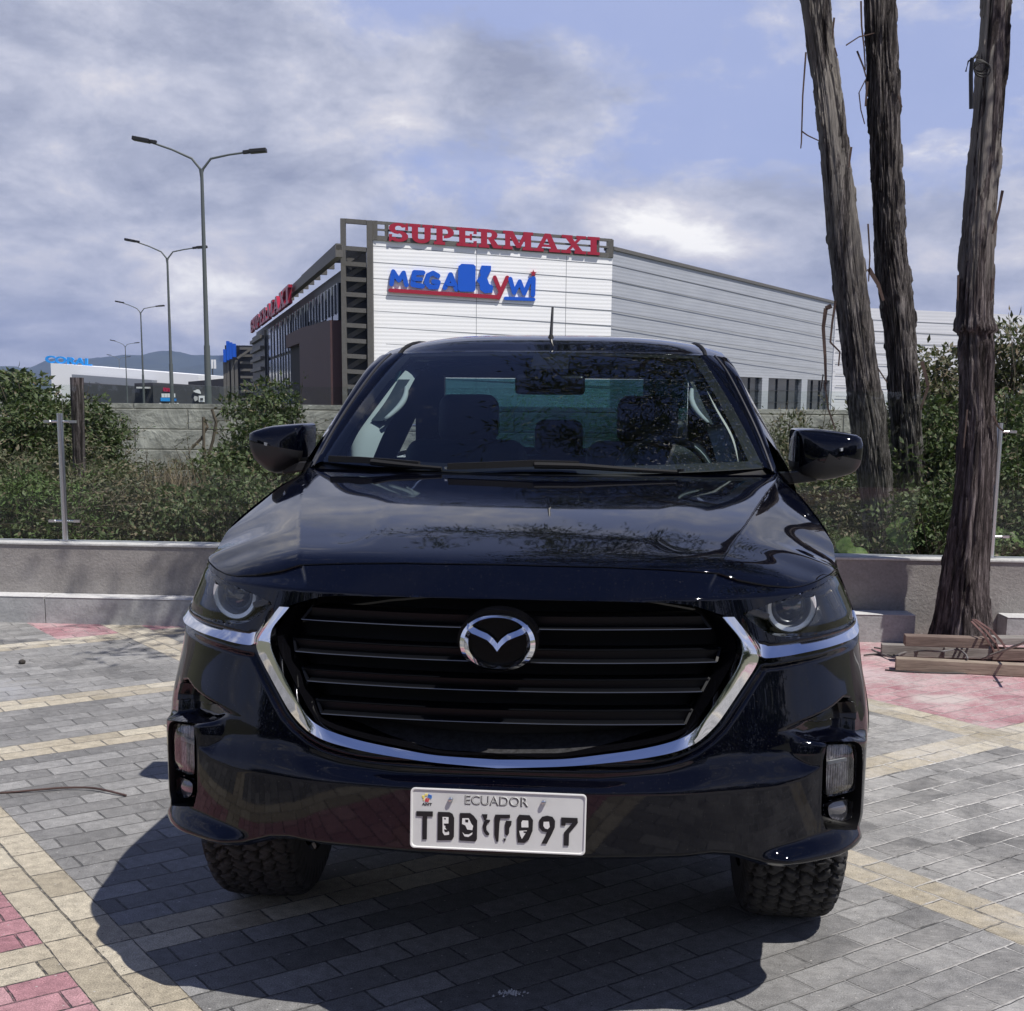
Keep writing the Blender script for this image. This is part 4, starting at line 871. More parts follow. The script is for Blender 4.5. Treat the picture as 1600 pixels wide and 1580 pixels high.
rng = np.random.default_rng(77); n = 26000; X = rng.uniform(-30, 30, n); top = 5.2 + 1.6*np.sin(X*.45) + 1.1*np.sin(X*1.3+1); Z = rng.random(n)*top; Y = -13 + rng.normal(size=n)*1.2
o = link('tree_line', leaves_mesh('tree_line', np.stack([X, Y, Z], 1), rng.normal(size=(n, 3)), rng.uniform(.25, .5, n), .3, rng), m_b1); tag(o, 'dark belt of trees across the car park, seen only as a reflection in the truck', 'trees', kind='stuff')
# broad leaves by the trunks
def broad(u, v, Y, s, label, seed):
    rng = np.random.default_rng(seed); p = at(u, v, Y); r = empty('broad_leaved_plant', (p.x, Y, 0)); tag(r, label, 'plant', 'broad leaved plants at the foot of the trunks'); mb = MB(); st = MB()
    for i in range(7):
        a = rng.uniform(0, 6.28); e = rng.uniform(.2, .8); c = Vector((math.cos(a)*s*1.0, math.sin(a)*s*.5, p.z + rng.uniform(-.5, .5)*s)); st.tube([(0, 0, 0), (c.x*.4, c.y*.4, c.z*.7), tuple(c)], [.008, .006, .004], 5)
        n = Vector((math.cos(a)*.7, -.8, .7 + rng.uniform(-.2, .4))).normalized(); x = n.cross(Vector((0, 0, 1))).normalized(); y = n.cross(x); rr = s*rng.uniform(.6, 1.); k = 14
        V = [c] + [c + x*(rr*math.cos(2*math.pi*j/k)*(.8+.2*math.cos(3*2*math.pi*j/k))) + y*(rr*math.sin(2*math.pi*j/k)) + n*(-.10*rr) for j in range(k)]
        mb.add(V, [(0, j+1, (j+1) % k + 1) for j in range(k)])
    st.build('stems', m_stem, r); mb.build('leaves', m_b3, r)
broad(1428, 838, 9.9, .13, 'bright green broad leaves beside the foot of the middle trunk', 5)
broad(1336, 858, 9.6, .09, 'small broad green leaves left of the leftmost trunk', 6)
broad(1568, 838, 9.7, .12, 'broad light green leaves right of the right steel post', 8)
# wooden post
mb = MB(); a = at(127, 838, 11.2); b = at(120, 590, 11.2); mb.tube([(a.x+.02, 11.2, -.1), tuple(a), tuple(a.lerp(b, .5)), tuple(b)], [.055, .053, .052, .056], 14)
auto_smooth(tag(mb.build('wooden_post', bark('weathered post', 0., True)), 'round weathered wooden post standing behind the left glass panel', 'post'), 50)
# dead vine on the block wall
mb = MB()
for pts in ([(331, 640), (338, 660), (333, 688), (326, 712), (333, 730)], [(300, 700), (315, 685), (324, 668), (318, 652)]): mb.tube([at(u, v, 16.4) for u, v in pts] + [at(pts[-1][0]+3, 860, 16.2)], .02, 5)
tag(mb.build('dead_vine', m_stem), 'thin dead vine hanging down the block wall left of the truck', 'vine')
# pines at the far left
def pine(u, vt, Y, label, seed):
    rng = np.random.default_rng(seed); p = at(u, vt, Y); p.z += 2; r = empty('pine_tree', (p.x, Y, -2.)); tag(r, label, 'tree', 'distant pines at the far left'); h = p.z
    mb = MB(); mb.tube([(0, 0, 0), (0, 0, h*.95)], [.25, .03], 7); mb.build('trunk', m_stem, r); C, D = [], []
    for k in range(90):
        t = rng.random(); z = h*(.12+.86*t); rad = (1-t)*h*.26*rng.uniform(.6, 1.1)+.15; a = rng.uniform(0, 6.28); m = 16; s = rng.random(m)[:, None]
        e = np.array([math.cos(a)*rad, math.sin(a)*rad, -.12*rad]); C.append(np.array([0, 0, z]) + e*s + rng.normal(size=(m, 3))*.1); D.append(e + rng.normal(size=(m, 3))*.5*rad)
    C = np.concatenate(C); link('crown', leaves_mesh('crown', C, np.concatenate(D), rng.uniform(.5, .9, len(C)), .25, rng), leaf_pine, r)
leaf_pine = leafmat('pine needles', (.012, .022, .014), (.022, .036, .02), (.03, .042, .026))
pine(13, 588, 90, 'leftmost of the distant dark pines', 1); pine(23, 585, 92, 'middle one of the distant dark pines', 2); pine(32, 584, 90, 'distant dark pine nearest the white retail hall', 3); pine(3, 597, 88, 'smallest distant pine cut by the left edge', 4)

# ------------------------------------------------------------------ timber, cables, twigs on the ground
def wood(name, a, b):
    g = G(name); P = g.obj(); f = g.noise(g.map(P, scale=(1.2, 14, 14)), 4, 6, .65, .5); f2 = g.noise(P, 3, 4, .6)
    c = g.mix(.6, g.ramp(f, [(.3, a), (.7, b)]), g.ramp(f2, [(.3, .3), (.7, .7)]), 'OVERLAY'); return g.out(g.bsdf(Base_Color=c, Roughness=.85, Normal=g.bump(f, .6, .004)))
m_w1 = wood('weathered timber', (.17, .13, .10), (.36, .30, .24)); m_w2 = wood('grey timber', (.16, .145, .135), (.33, .31, .29)); m_w3 = wood('brown timber', (.10, .07, .06), (.24, .18, .15))
def plank(u0, v0, u1, v1, z0, z1, th, w_, mat, label):
    """beam whose near upper edge runs between two seen points lying at heights z0 and z1"""
    def atz(u, v, z):
        d = _r2*((u-800)/FPX) + _u2*((960-v)/FPX) + _f; t = (z-H)/d.z; return Vector((d.x*t, d.y*t, z))
    a = atz(u0, v0, z0); b = atz(u1, v1, z1); d = (b-a).normalized(); n = Vector((-d.y, d.x, 0)).normalized()*w_; L_ = (b-a).length
    o = MB().box(0, L_, 0, w_, -th, 0).build('timber_beam', mat, bevel=.004); o.location = a; o.rotation_euler = (0, -math.asin(d.z), math.atan2(d.y, d.x)); return tag(o, label, 'timber', 'timber beams piled at the foot of the tree')
plank(1400, 1029, 1720, 1046, .070, .070, .068, .07, m_w1, 'light brown timber beam nearest the camera, lying on the pink paving')
plank(1378, 1007, 1478, 1011, .075, .075, .07, .06, m_w2, 'short grey timber end pointing at the truck, under the pile')
plank(1415, 993.5, 1546, 998, .165, .165, .062, .08, m_w3, 'dark brown timber beam on top of the pile, in front of the tree trunk')
plank(1476, 1012, 1556, 1014, .075, .075, .065, .09, m_w2, 'grey timber beam in the middle of the pile')
plank(1552, 1015, 1720, 1020, .075, .075, .065, .10, m_w3, 'brown timber beam running out of the picture on the right')
plank(1556, 997, 1720, 997, .145, .14, .04, .10, m_w2, 'pale grey board lying behind the red bark strips, right of the trunk')
m_cable = plain('black cable', (.02, .02, .02), .6)
def atz(u, v, z):
    d = _r2*((u-800)/FPX) + _u2*((960-v)/FPX) + _f; t = (z-H)/d.z; return Vector((d.x*t, d.y*t, z))
def cable(pts, r, name, lab, cat, m=m_cable):
    P = [atz(*p) for p in pts]; Q = []
    for i in range(len(P)-1):
        p0, p1, p2, p3 = P[max(i-1, 0)], P[i], P[i+1], P[min(i+2, len(P)-1)]
        for k in range(6): t = k/6; Q.append(.5*(2*p1 + (p2-p0)*t + (2*p0-5*p1+4*p2-p3)*t*t + (3*p1-p0-3*p2+p3)*t**3))
    Q.append(P[-1]); mb = MB(); mb.tube(Q, r, 6); return auto_smooth(tag(mb.build(name, m), lab, cat), 60)
cable([(1362, 1015, .03), (1378, 1022, .015), (1395, 1027, .02), (1412, 1020, .03), (1440, 1017, .05), (1470, 1018, .09), (1495, 1015, .09), (1508, 1022, .09), (1512, 1030, .08)], .006, 'cable', 'loose grey cable looping over the timber beside the truck', 'cable', plain('grey cable', (.16, .15, .15), .6))
cable([(1350, 1024, .01), (1375, 1022, .01), (1400, 1026, .012), (1380, 1015, .02), (1366, 1012, .03)], .005, 'cable', 'black cable end on the paving between truck and timber', 'cable')
cable([(1383, 1047, .004), (1420, 1050, .004), (1480, 1052, .004), (1540, 1053, .004), (1620, 1056, .004)], .006, 'cable', 'black cable lying along the pink paving in front of the timber', 'cable')
cable([(1535, 1029, .02), (1565, 1018, .12), (1590, 1008, .2), (1620, 995, .3)], .008, 'branch', 'thin grey branch leaning up to the right from the timber pile', 'branch', m_w2)
cable([(0, 1239, .004), (30, 1237, .006), (60, 1234, .01), (100, 1231, .010), (140, 1231, .012), (165, 1235, .012), (197, 1243, .006)], .0045, 'twig', 'long thin dark twig on the grey paving left of the truck', 'twig', plain('twig bark', (.07, .04, .035), .8))
cable([(1552, 1063, .004), (1560, 1066, .006), (1567, 1065, .004)], .002, 'twig', 'tiny dark twig on the pink paving at the right edge', 'twig', m_stem)
# strips of red bark fallen at the tree foot
mb = MB()
for k, (pts) in enumerate(([(1520, 968, .24), (1540, 985, .20), (1556, 1005, .14), (1561, 1016, .08)], [(1518, 971, .24), (1536, 990, .20), (1548, 1008, .13), (1553, 1017, .08)], [(1524, 968, .25), (1549, 985, .22), (1565, 1003, .15), (1572, 1014, .08)])):
    P = [atz(*p) for p in pts]
    for i in range(len(P)-1): mb.bar(P[i], P[i+1], .013, .004, up=(0, -1, .3))
tag(mb.build('bark_strips', plain('fallen red bark', (.12, .065, .06), .9, var=.3)), 'reddish strips of peeled bark hanging from the trunk foot over the timber', 'bark')
# coil of cable hung on the right trunk
coil = MB()
for k in range(3):
    pts = [at(1531 + (9.5+1.5*k)*math.cos(a) + 2*k, 103 + (9+1.2*k)*math.sin(a) + 3*k, 7.83 - .01*k) for a in np.linspace(0, 2*math.pi, 20)]; coil.tube(pts, .005, 6)
coil.tube([at(1526, 88, 7.8), at(1519, 92, 7.78), at(1517, 115, 7.78), at(1517.5, 170, 7.78)], .012, 6); coil.tube([at(1524, 88, 7.8), at(1513, 96, 7.78), at(1509, 112, 7.78)], .005, 6)
tag(coil.build('cable_coil', m_cable), 'coil of black cable hanging on the rightmost trunk', 'cable')
mb = MB(); p = at(35, 1033, 7.35)
q = atz(34.5, 1034, .012); mb.add([(q.x+.022*math.cos(a)*math.cos(b), q.y+.022*math.sin(a)*math.cos(b), q.z + .013*math.sin(b)) for b in (-1.2, -.4, .4, 1.2) for a in np.linspace(0, 5.5, 8)], [(i*8+j, i*8+(j+1) % 8, (i+1)*8+(j+1) % 8, (i+1)*8+j) for i in range(3) for j in range(8)] + [tuple(range(8))[::-1], tuple(range(24, 32))])
tag(mb.build('stone', plain('dark stone', (.04, .035, .03), .9)), 'small dark stone on the paving at far left', 'stone')
q = atz(800, 1553, .0)
rng = np.random.default_rng(9); mb = MB()
for k in range(90):
    x, y, r = q.x+rng.normal()*.018, q.y+rng.normal()*.007, rng.uniform(.0012, .0035); mb.add([(x-r, y, .002), (x, y-r, .002), (x+r, y, .002), (x, y+r, .002), (x, y, .002+r*1.6)], [(0, 1, 4), (1, 2, 4), (2, 3, 4), (3, 0, 4)])
tag(mb.build('cement_crumbs', m_kerbtop), 'small scatter of pale cement crumbs in front of the truck', 'crumbs', kind='stuff')
for (sx, sy, lab) in ((3.9, 10.3, ''),): pass

# ------------------------------------------------------------------ the pickup truck
YAW = R(4.8); TO = Vector((-.03, 2.97, 0))
truck = empty('pickup_truck', TO, -YAW); tag(truck, 'glossy dark navy double cab pickup truck seen head on, with chrome trimmed grille', 'pickup truck')
TAX = Vector((math.cos(YAW), -math.sin(YAW), 0)); TAY = Vector((math.sin(YAW), math.cos(YAW), 0))
def LT(u, v, yl):                       # point of the truck (own axes: x across, y backwards, z up)
    d = _r2*((u-800)/FPX) + _u2*((960-v)/FPX) + _f; c = Vector((0, 0, H)) - TO; t = (yl - c.dot(TAY))/d.dot(TAY); p = c + d*t
    return Vector((p.dot(TAX), yl, p.z))
def paint():
    g = G('navy car paint'); P = g.obj(); sp = g.ramp(g.noise(P, 300, 1, .5), [(.745, 0.), (.76, 1.)]); dirt = g.math('MULTIPLY', sp, .12)
    film = g.math('MULTIPLY', g.ramp(g.noise(P, 4, 6, .7), [(.45, 0.), (.75, 1.)]), .006)
    c = g.mix(g.math('ADD', dirt, film), (.0006, .0009, .0034), (.35, .33, .30))
    x = g.n('ShaderNodeBsdfPrincipled', {'Base Color': c, 'Metallic': .0, 'Roughness': .5, 'Specular IOR Level': 0.0, 'Coat Weight': 1.0, 'Coat Roughness': .03, 'Coat IOR': 1.43})
    g.set(x, 'Normal', g.bump(g.noise(P, 5, 2, .5), .02, .01)); g.set(x, 'Coat Normal', g.bump(g.noise(P, 160, 2, .5), .012, .001))
    return g.out(x.outputs[0])
M_P = paint()
M_blk = plain('satin black plastic', (.006, .006, .007), .33, spec=.5); M_gloss = plain('gloss black', (.003, .003, .004), .12, spec=.4)
M_mat = plain('textured black plastic', (.010, .010, .011), .75, bump=.3, bsc=400, spec=.3)
M_chr = plain('chrome', (.80, .81, .83), .045, 1.0); M_sil = plain('satin silver', (.62, .63, .65), .25, 1.0)
g = G('black rubber'); P_ = g.obj(); tread_f = g.n('ShaderNodeAttribute', attribute_name='tread_tone').outputs['Fac']; f_ = g.noise(P_, 14, 5, .6)
M_rub = g.out(g.bsdf(Base_Color=g.mix(tread_f, (.002, .002, .002), g.ramp(f_, [(.3, (.026, .026, .027)), (.7, (.05, .049, .048))])), Roughness=.8, Normal=g.bump(g.noise(P_, 140, 4, .6), .25, .003)))  # grooves tinted darker as painted shade, blocks paler with dust
M_lens = glass('lamp lens', (.93, .95, .95), 1.5); M_wind = glass('windscreen glass', (.60, .68, .71), 1.5, dust=.11); M_side = glass('side glass', (.42, .52, .54), 1.52)
M_int = plain('interior trim dark', (.016, .018, .024), .75); M_seat = plain('seat leather', (.012, .013, .018), .55, bump=.2, bsc=90); M_trim = plain('pale pillar trim', (.52, .56, .54), .7)
def mirx(o, name=None):                  # mirrored copy of a left/right part
    me = o.data.copy(); n = len(me.vertices); c = np.empty(n*3, np.float32); me.vertices.foreach_get('co', c); c = c.reshape(-1, 3); c[:, 0] *= -1; me.vertices.foreach_set('co', c.ravel()); me.flip_normals(); me.update()
    q = bpy.data.objects.new(name or o.name.split('.')[0], me); COL.objects.link(q); q.parent = o.parent; return q

LX = np.array([0,.2,.4,.5,.6,.697,.779,.838,.882,.918,.938]); LY = np.array([0,.006,.03,.05,.081,.132,.192,.254,.318,.386,.52])
MX = np.array([0,.2,.4,.5,.6,.7,.775,.835,.878,.903,.918]); MY = np.array([0,.008,.038,.062,.098,.155,.22,.30,.38,.47,.58])
TX = np.array([0,.2,.4,.5,.59,.68,.745,.795,.825,.845,.86]); TY = np.array([0,.01,.045,.07,.11,.17,.235,.315,.40,.49,.60])
def crom(P, s, odd):
    s = np.clip(s, 0, 9.9999); i = np.floor(s).astype(int); t = s-i; p1 = P[i]; p2 = P[i+1]
    p0 = np.where(i > 0, P[np.maximum(i-1, 0)], -P[1] if odd else P[1]); p3 = np.where(i < 9, P[np.minimum(i+2, 10)], 2*P[10]-P[9])
    return .5*(2*p1 + (p2-p0)*t + (2*p0-5*p1+4*p2-p3)*t*t + (3*p1-p0-3*p2+p3)*t**3)
def plan(s, z):
    s = np.asarray(s, float); z = np.asarray(z, float); sg = np.where(s < 0, -1, 1); s = np.abs(s)
    a = smooth01((z-.70)/.25); b = np.clip((z-.95)/.15, 0, 1)
    x = (crom(LX, s, 1)*(1-a) + crom(MX, s, 1)*a)*(1-b) + crom(TX, s, 1)*b
    y = (crom(LY, s, 0)*(1-a) + crom(MY, s, 0)*a)*(1-b) + crom(TY, s, 0)*b
    y = y + np.maximum(0, z-.70)*.12 + np.maximum(0, z-1.077)*1.2*np.clip((7.5-s)/3, 0, 1)
    r = np.clip((.515-z)/.085, 0, 1); x = x - .060*r**1.7*smooth01((s-6.5)/3)
    return x*sg, y
SM = .1                                   # metres per unit of s (nominal) for distances in the flattened face
def sdf(s, z, poly, closed=True):
    Q = np.array(poly, float); Q = Q*np.array([SM, 1.]); p = np.stack([s*SM, z], -1); n = len(Q); best = np.full(s.shape, 1e9); near = np.zeros(p.shape); ins = np.zeros(s.shape, bool)
    for i in range(n if closed else n-1):
        a = Q[i]; b = Q[(i+1) % n]; ab = b-a; t = np.clip(((p-a)@ab)/max(ab@ab, 1e-12), 0, 1); c = a + t[..., None]*ab; d = np.hypot(p[..., 0]-c[..., 0], p[..., 1]-c[..., 1])
        m = d < best; best = np.where(m, d, best); near[m] = c[m]
        if closed:
            cnd = ((a[1] > p[..., 1]) != (b[1] > p[..., 1])); xi = (b[0]-a[0])*(p[..., 1]-a[1])/((b[1]-a[1]) if abs(b[1]-a[1]) > 1e-12 else 1e-12) + a[0]; ins ^= cnd & (p[..., 0] < xi)
    return np.where(ins, -best, best), near/np.array([SM, 1.])
def dense(poly, closed=True, n=14, it=2):   # rounds a polygon a little by corner cutting
    P = [np.array(p, float) for p in poly]
    for _ in range(it):
        Q = []; m = len(P)
        for i in range(m if closed else m-1):
            a, b = P[i], P[(i+1) % m]; Q += [a*.8+b*.2, a*.2+b*.8]
        if not closed: Q = [P[0]] + Q + [P[-1]]
        P = Q
    return [tuple(p) for p in P]
def sym(half): return list(half) + [(-s, z) for s, z in half[::-1] if s > 1e-6]
CH_OUT = [(3.45,1.034),(3.86,.985),(4.03,.955),(4.04,.925),(3.56,.855),(3.11,.79),(2.85,.765),(2.55,.747),(2.1,.728),(1.5,.708),(1.0,.697),(.67,.692),(0,.685)]
CH_IN = [(3.15,1.036),(3.60,.985),(3.66,.960),(3.60,.926),(3.05,.837),(2.66,.788),(2.42,.768),(2.15,.753),(1.8,.738),(1.51,.727),(.9,.710),(.67,.706),(0,.702)]
ST_TOP = [(3.66,1.036),(3.85,1.005),(4.05,.982),(4.3,.966),(4.8,.961),(5.5,.960),(6.4,.961),(7.5,.964),(8.3,.968),(8.9,.974),(9.15,.990)]
ST_BOT = [(3.72,1.020),(3.86,.985),(4.03,.958),(4.06,.934),(4.5,.934),(5.3,.940),(6.5,.944),(7.5,.945),(8.3,.951),(8.95,.962),(9.25,.989)]
GRILLE = [(0,1.076),(1.1,1.074),(1.9,1.069),(2.35,1.063),(2.75,1.052),(3.3,1.035),(3.72,.985),(3.84,.955),(3.82,.925),(3.3,.846),(2.85,.785),(2.55,.760),(2.1,.741),(1.5,.7175),(.67,.699),(0,.694)]
LAMP = [(3.70,1.040),(4.5,1.061),(5.55,1.078),(6.8,1.090),(7.8,1.097),(8.9,1.088),(9.4,1.06),(9.5,1.02),(9.4,.988),(8.9,.974),(7.5,.972),(5.85,.972),(4.83,.977),(4.4,.985),(4.0,1.012)]
FOG = dense([(5.62,.726),(6.2,.722),(6.95,.712),(7.38,.694),(7.52,.65),(7.55,.52),(7.45,.490),(7.25,.480),(6.5,.495),(5.66,.512)], it=1)
FLENS = [(5.80,.714),(5.90,.718),(6.90,.705),(7.12,.697),(7.26,.672),(7.30,.60),(7.24,.585),(7.12,.580),(5.97,.586),(5.86,.594)]; FLOW = dense([(5.92,.572),(7.15,.563),(7.22,.520),(7.0,.503),(6.05,.527)], it=1)
SLOT = [(4.3,.757),(5.3,.779),(6.4,.798),(7.0,.812),(7.45,.803),(7.7,.765),(7.7,.695),(7.3,.700),(6.9,.708),(5.7,.715),(5.2,.735),(4.8,.750)]
SLOTB = [(4.3,.757),(4.8,.750),(5.7,.740),(6.9,.735),(7.3,.726),(7.8,.718),(10,.70)]
ip = lambda s, P: np.interp(np.abs(s), [p[0] for p in P], [p[1] for p in P])
ZT = [(0,1.143),(1.2,1.140),(2.2,1.131),(3.1,1.125),(3.6,1.110),(4.4,1.095),(5.0,1.088),(5.5,1.088),(6.2,1.094),(6.8,1.100),(7.8,1.106),(9,1.098),(10,1.088)]
ZB = [(0,.462),(1.0,.464),(2.2,.467),(3.0,.473),(3.5,.467),(4.2,.440),(5,.434),(6,.432),(7.2,.433),(8,.432),(10,.430)]
ZU = [(0,.664),(1.2,.663),(1.9,.677),(2.4,.697),(2.9,.715),(3.4,.7235),(4.0,.722),(4.7,.714),(5.2,.699),(5.6,.680)]
ZL = [(0,.637),(1.2,.634),(2.8,.631),(4.4,.634),(5.1,.648),(5.4,.662),(5.6,.672)]
ZU2 = [(4.1,.484),(5.4,.502),(6.7,.509),(7.2,.500),(8,.474),(10,.46)]; ZL2 = [(4.2,.458),(5.2,.457),(7.2,.457),(8,.440),(10,.438)]
def disp(s, z):
    s_ = np.abs(s); D = np.zeros_like(z)
    t = (ip(s, ZU)-z)/np.maximum(ip(s, ZU)-ip(s, ZL), .014); led = smooth01(t)*(s_ < 5.6); pod = smooth01((s_-4.9)/.75)*smooth01((ip(s, SLOTB)-z)/.020)
    low = np.maximum(led, pod); D += low*.032*(1-smooth01((s_-7.5)/1.6))
    k2 = smooth01((s_-4.0)/.7)*(1-.45*smooth01((s_-5.8)/1.6))*(1-smooth01((s_-7.0)/2.2)); t2 = (ip(s, ZU2)-z)/(ip(s, ZU2)-ip(s, ZL2)); D += .032*k2*smooth01(t2)
    D -= .035*smooth01((ip(s, ZB)+.020-z)/.024)
    D -= k2*.0*z
    # the centre of the chin steps under beyond the plate
    d, _ = sdf(s_, z, SLOT); D -= .036*smooth01(-d/.018)*smooth01((s_-4.2)/2.0)*(1-pod)
    e1, _ = sdf(s_, z, CH_OUT[1:], False); e2, _ = sdf(s_, z, ST_BOT[2:-1], False); e = np.minimum(e1, e2)
    reg = smooth01((z-.675)/.02)*(1-smooth01((z-.95)/.02))*(1-smooth01((s_-8.2)/1.0))
    D -= .014*(1-smooth01((e-.020)/.010))*reg
    # crease of the nose panel running down from the bonnet crease
    cz = smooth01((z-1.075)/.03); D -= .010*cz*smooth01((s_-(2.55+(z-1.07)*7))/.25)*(1-smooth01((s_-5)/1.5))
    return D
def spos(s, z, off=0., use=True):
    x, y = plan(s, z); e = 1e-3; x2, y2 = plan(np.clip(s+e, -9.999, 9.999), z); x1, y1 = plan(np.clip(s-e, -9.999, 9.999), z); tx = x2-x1; ty = y2-y1; l = np.hypot(tx, ty)+1e-12
    nx, ny = ty/l, -tx/l; d = (disp(s, z) if use else 0) + off
    return np.stack([x + nx*d, y + ny*d, z + 0*x], -1)
def cutgrid(S, Z, holes, keep=None, posf=None):
    h = 0.75*max(abs(S[0, 1]-S[0, 0])*SM, abs(Z[1, 0]-Z[0, 0])); S = S.copy(); Z = Z.copy(); r, c = S.shape
    cs = None; kill = np.zeros((r-1, c-1), bool)
    for P in holes + ([keep] if keep else []):
        d, nr = sdf(S, Z, P); m = np.abs(d) < h*.72; S = np.where(m, nr[..., 0], S); Z = np.where(m, nr[..., 1], Z)
    sc = (S[:-1, :-1]+S[1:, :-1]+S[:-1, 1:]+S[1:, 1:])/4; zc_ = (Z[:-1, :-1]+Z[1:, :-1]+Z[:-1, 1:]+Z[1:, 1:])/4
    for P in holes: d, _ = sdf(sc, zc_, P); kill |= d < 0
    if keep: d, _ = sdf(sc, zc_, keep); kill |= d > 0
    V = posf(S, Z).reshape(-1, 3); I = np.arange(r*c).reshape(r, c); F = np.stack([I[:-1, :-1], I[:-1, 1:], I[1:, 1:], I[1:, :-1]], -1)[~kill]
    used = np.unique(F); mp = np.full(r*c, -1); mp[used] = np.arange(len(used)); return V[used], mp[F]
LAMPm = [(-s, z) for s, z in LAMP]; FOGm = [(-s, z) for s, z in FOG]
s1 = np.linspace(-10, 10, 561); vv = np.linspace(0, 1, 190); S, Vv = np.meshgrid(s1, vv); Z = ip(S, ZB) + (ip(S, ZT)-ip(S, ZB))*Vv
V, F = cutgrid(S, Z, [sym(GRILLE), LAMP, LAMPm, FOG, FOGm], posf=lambda a, b: spos(a, b))
bumper = link('bumper', mesh_from('bumper', V, F, True), M_P, truck)
# flanges turned in along the top and bottom edge
def edge_strip(name, zf, offs, mat, par):
    s = np.linspace(-10, 10, 400); rows = []
    for o, dz in offs: rows.append(spos(s, zf(s), 0) + np.array([0, o, dz]))
    return MB().grid(np.array(rows)).build(name, mat, par, smooth=True)
edge_strip('top_flange', lambda s: ip(s, ZT), [(0, 0), (.004, -.001), (.01, -.03)], M_P, bumper)
edge_strip('bottom_flange', lambda s: ip(s, ZB), [(0, 0), (.03, .004), (.18, .02)], M_mat, bumper)
def patch(name, poly, off, mat, par, nx=60, nz=40, use=False, bulge=0.):
    P = np.array(poly); a = P.min(0); b = P.max(0); S, Z = np.meshgrid(np.linspace(a[0]-.05, b[0]+.05, nx), np.linspace(a[1]-.004, b[1]+.004, nz))
    def pf(s, z):
        d, _ = sdf(s, z, poly); return spos(s, z, off + bulge*smooth01(-d/.03), use)
    V, F = cutgrid(S, Z, [], keep=poly, posf=pf); return link(name, mesh_from(name, V, F, True), mat, par)
def rim(name, poly, o0, o1, mat, par, shrink=0.):
    P = np.array(dense(poly, it=1)); s, z = P[:, 0], P[:, 1]; c = P.mean(0); P2 = c + (P-c)*(1-shrink)
    A = spos(s, z, o0); B = spos(P2[:, 0], P2[:, 1], o1, False); n = len(P)
    mb = MB(); mb.add(np.concatenate([A, B]), [(i, (i+1) % n, n+(i+1) % n, n+i) for i in range(n)]); return mb.build(name, mat, par, smooth=True)
def resample(P, n):
    P = np.array(P, float); d = np.r_[0, np.cumsum(np.hypot(np.diff(P[:, 0])*SM, np.diff(P[:, 1])))]; t = np.linspace(0, d[-1], n); return np.stack([np.interp(t, d, P[:, 0]), np.interp(t, d, P[:, 1])], 1)
def ribbon(name, inner, outer, prof, mat, par, n=160, sm=3, full=False, ks=None):
    A = resample(dense(inner, False, it=2), n); B = resample(dense(outer, False, it=2), n); 
    if full: A = np.concatenate([A, (A*np.array([-1, 1]))[::-1][1:]]); B = np.concatenate([B, (B*np.array([-1, 1]))[::-1][1:]])
    rows = []
    for t, o in prof: Q = A*(1-t) + B*t; rows.append(spos(Q[:, 0], Q[:, 1], (ks(Q, o, t) if ks else o), False))
    return MB().grid(np.array(rows)).build(name, mat, par)
# chrome frame of the grille and chrome wings under the lamps
fr = ribbon('grille_surround', CH_IN, CH_OUT, [(-.35, -.06), (-.22, -.006), (-.10, .002), (0, .004), (.5, .013), (.92, .019), (1.0, .016), (1.02, -.02)], M_chr, truck, full=True, ks=lambda Q, o, t: (o if o <= 0 else (lambda m: (.010 + (o-.010)*.6)*(1-m) + (.012 - .007*max(0, t))*m)(smooth01((np.abs(Q[:, 0])-2.0)/.9)))); auto_smooth(fr, 30)
wg = ribbon('chrome_wing', ST_TOP, ST_BOT, [(-.1, -.02), (0, -.006), (.35, .000), (.75, .008), (.95, .012), (1.02, .008), (1.04, -.02)], M_chr, truck, ks=lambda Q, o, t: np.where(o > 0, o*(1-.8*smooth01((np.abs(Q[:, 0])-7)/2)), o)); auto_smooth(wg, 35); mirx(wg)
ib = ribbon('grille_inner_bezel', [(a*.965 if a else 0, b+.004) for a, b in CH_IN], CH_IN, [(-1.2, -.085), (-.5, -.05), (0.2, -.008)], M_gloss, truck, full=True); auto_smooth(ib, 40)
# grille backing and slats
bk = sym([(0,1.085),(2.4,1.075),(3.4,1.04),(3.9,.95),(3.3,.83),(2.6,.75),(1.5,.70),(0,.685)]); patch('grille_backing', bk, -.115, plain('grille cavity', (.003, .003, .0035), .8), truck, 80, 50)
def slat(zu, zl, su, sl):
    n = 121; a = np.linspace(-1, 1, n); rows = []
    for f, o, k in ((1.0, -.095, 1.0), (1.0, -.040, 1.0), (.97, -.034, 1.), (.90, -.037, .995), (.22, -.044, .985), (.12, -.030, .99), (.02, -.024, 1.0), (-.06, -.028, 1.0), (-.10, -.095, 1.0)):
        z = zl + (zu-zl)*f; s = a*(sl + (su-sl)*np.clip(f, 0, 1))*k; zz = np.full(n, z) - .0025*(1-np.abs(a))*0; rows.append(spos(s, zz, o, False))
    o = MB().grid(np.array(rows)).build('grille_slat', M_slat, truck); auto_smooth(o, 25)
    s = a*sl; A_ = [spos(s, np.full(n, zl+dz_), o_, False) for dz_, o_ in ((.0034, -.0335), (.0022, -.0235), (.0008, -.0232))]; MB().grid(np.array(A_)).build('slat_lip', M_lip, o)
    for sg in (-1, 1):                     # bevelled slat ends catch the light
        p0 = spos(np.array([sg*(sl)]), np.array([zl]), -.026, False)[0]; p1 = spos(np.array([sg*su]), np.array([zu]), -.040, False)[0]; MB().bar(Vector(p0)+Vector((0, .004, 0)), Vector(p1)+Vector((0, .004, 0)), .006, .008, up=(0, 1, 0)).build('slat_end', M_slat, o)
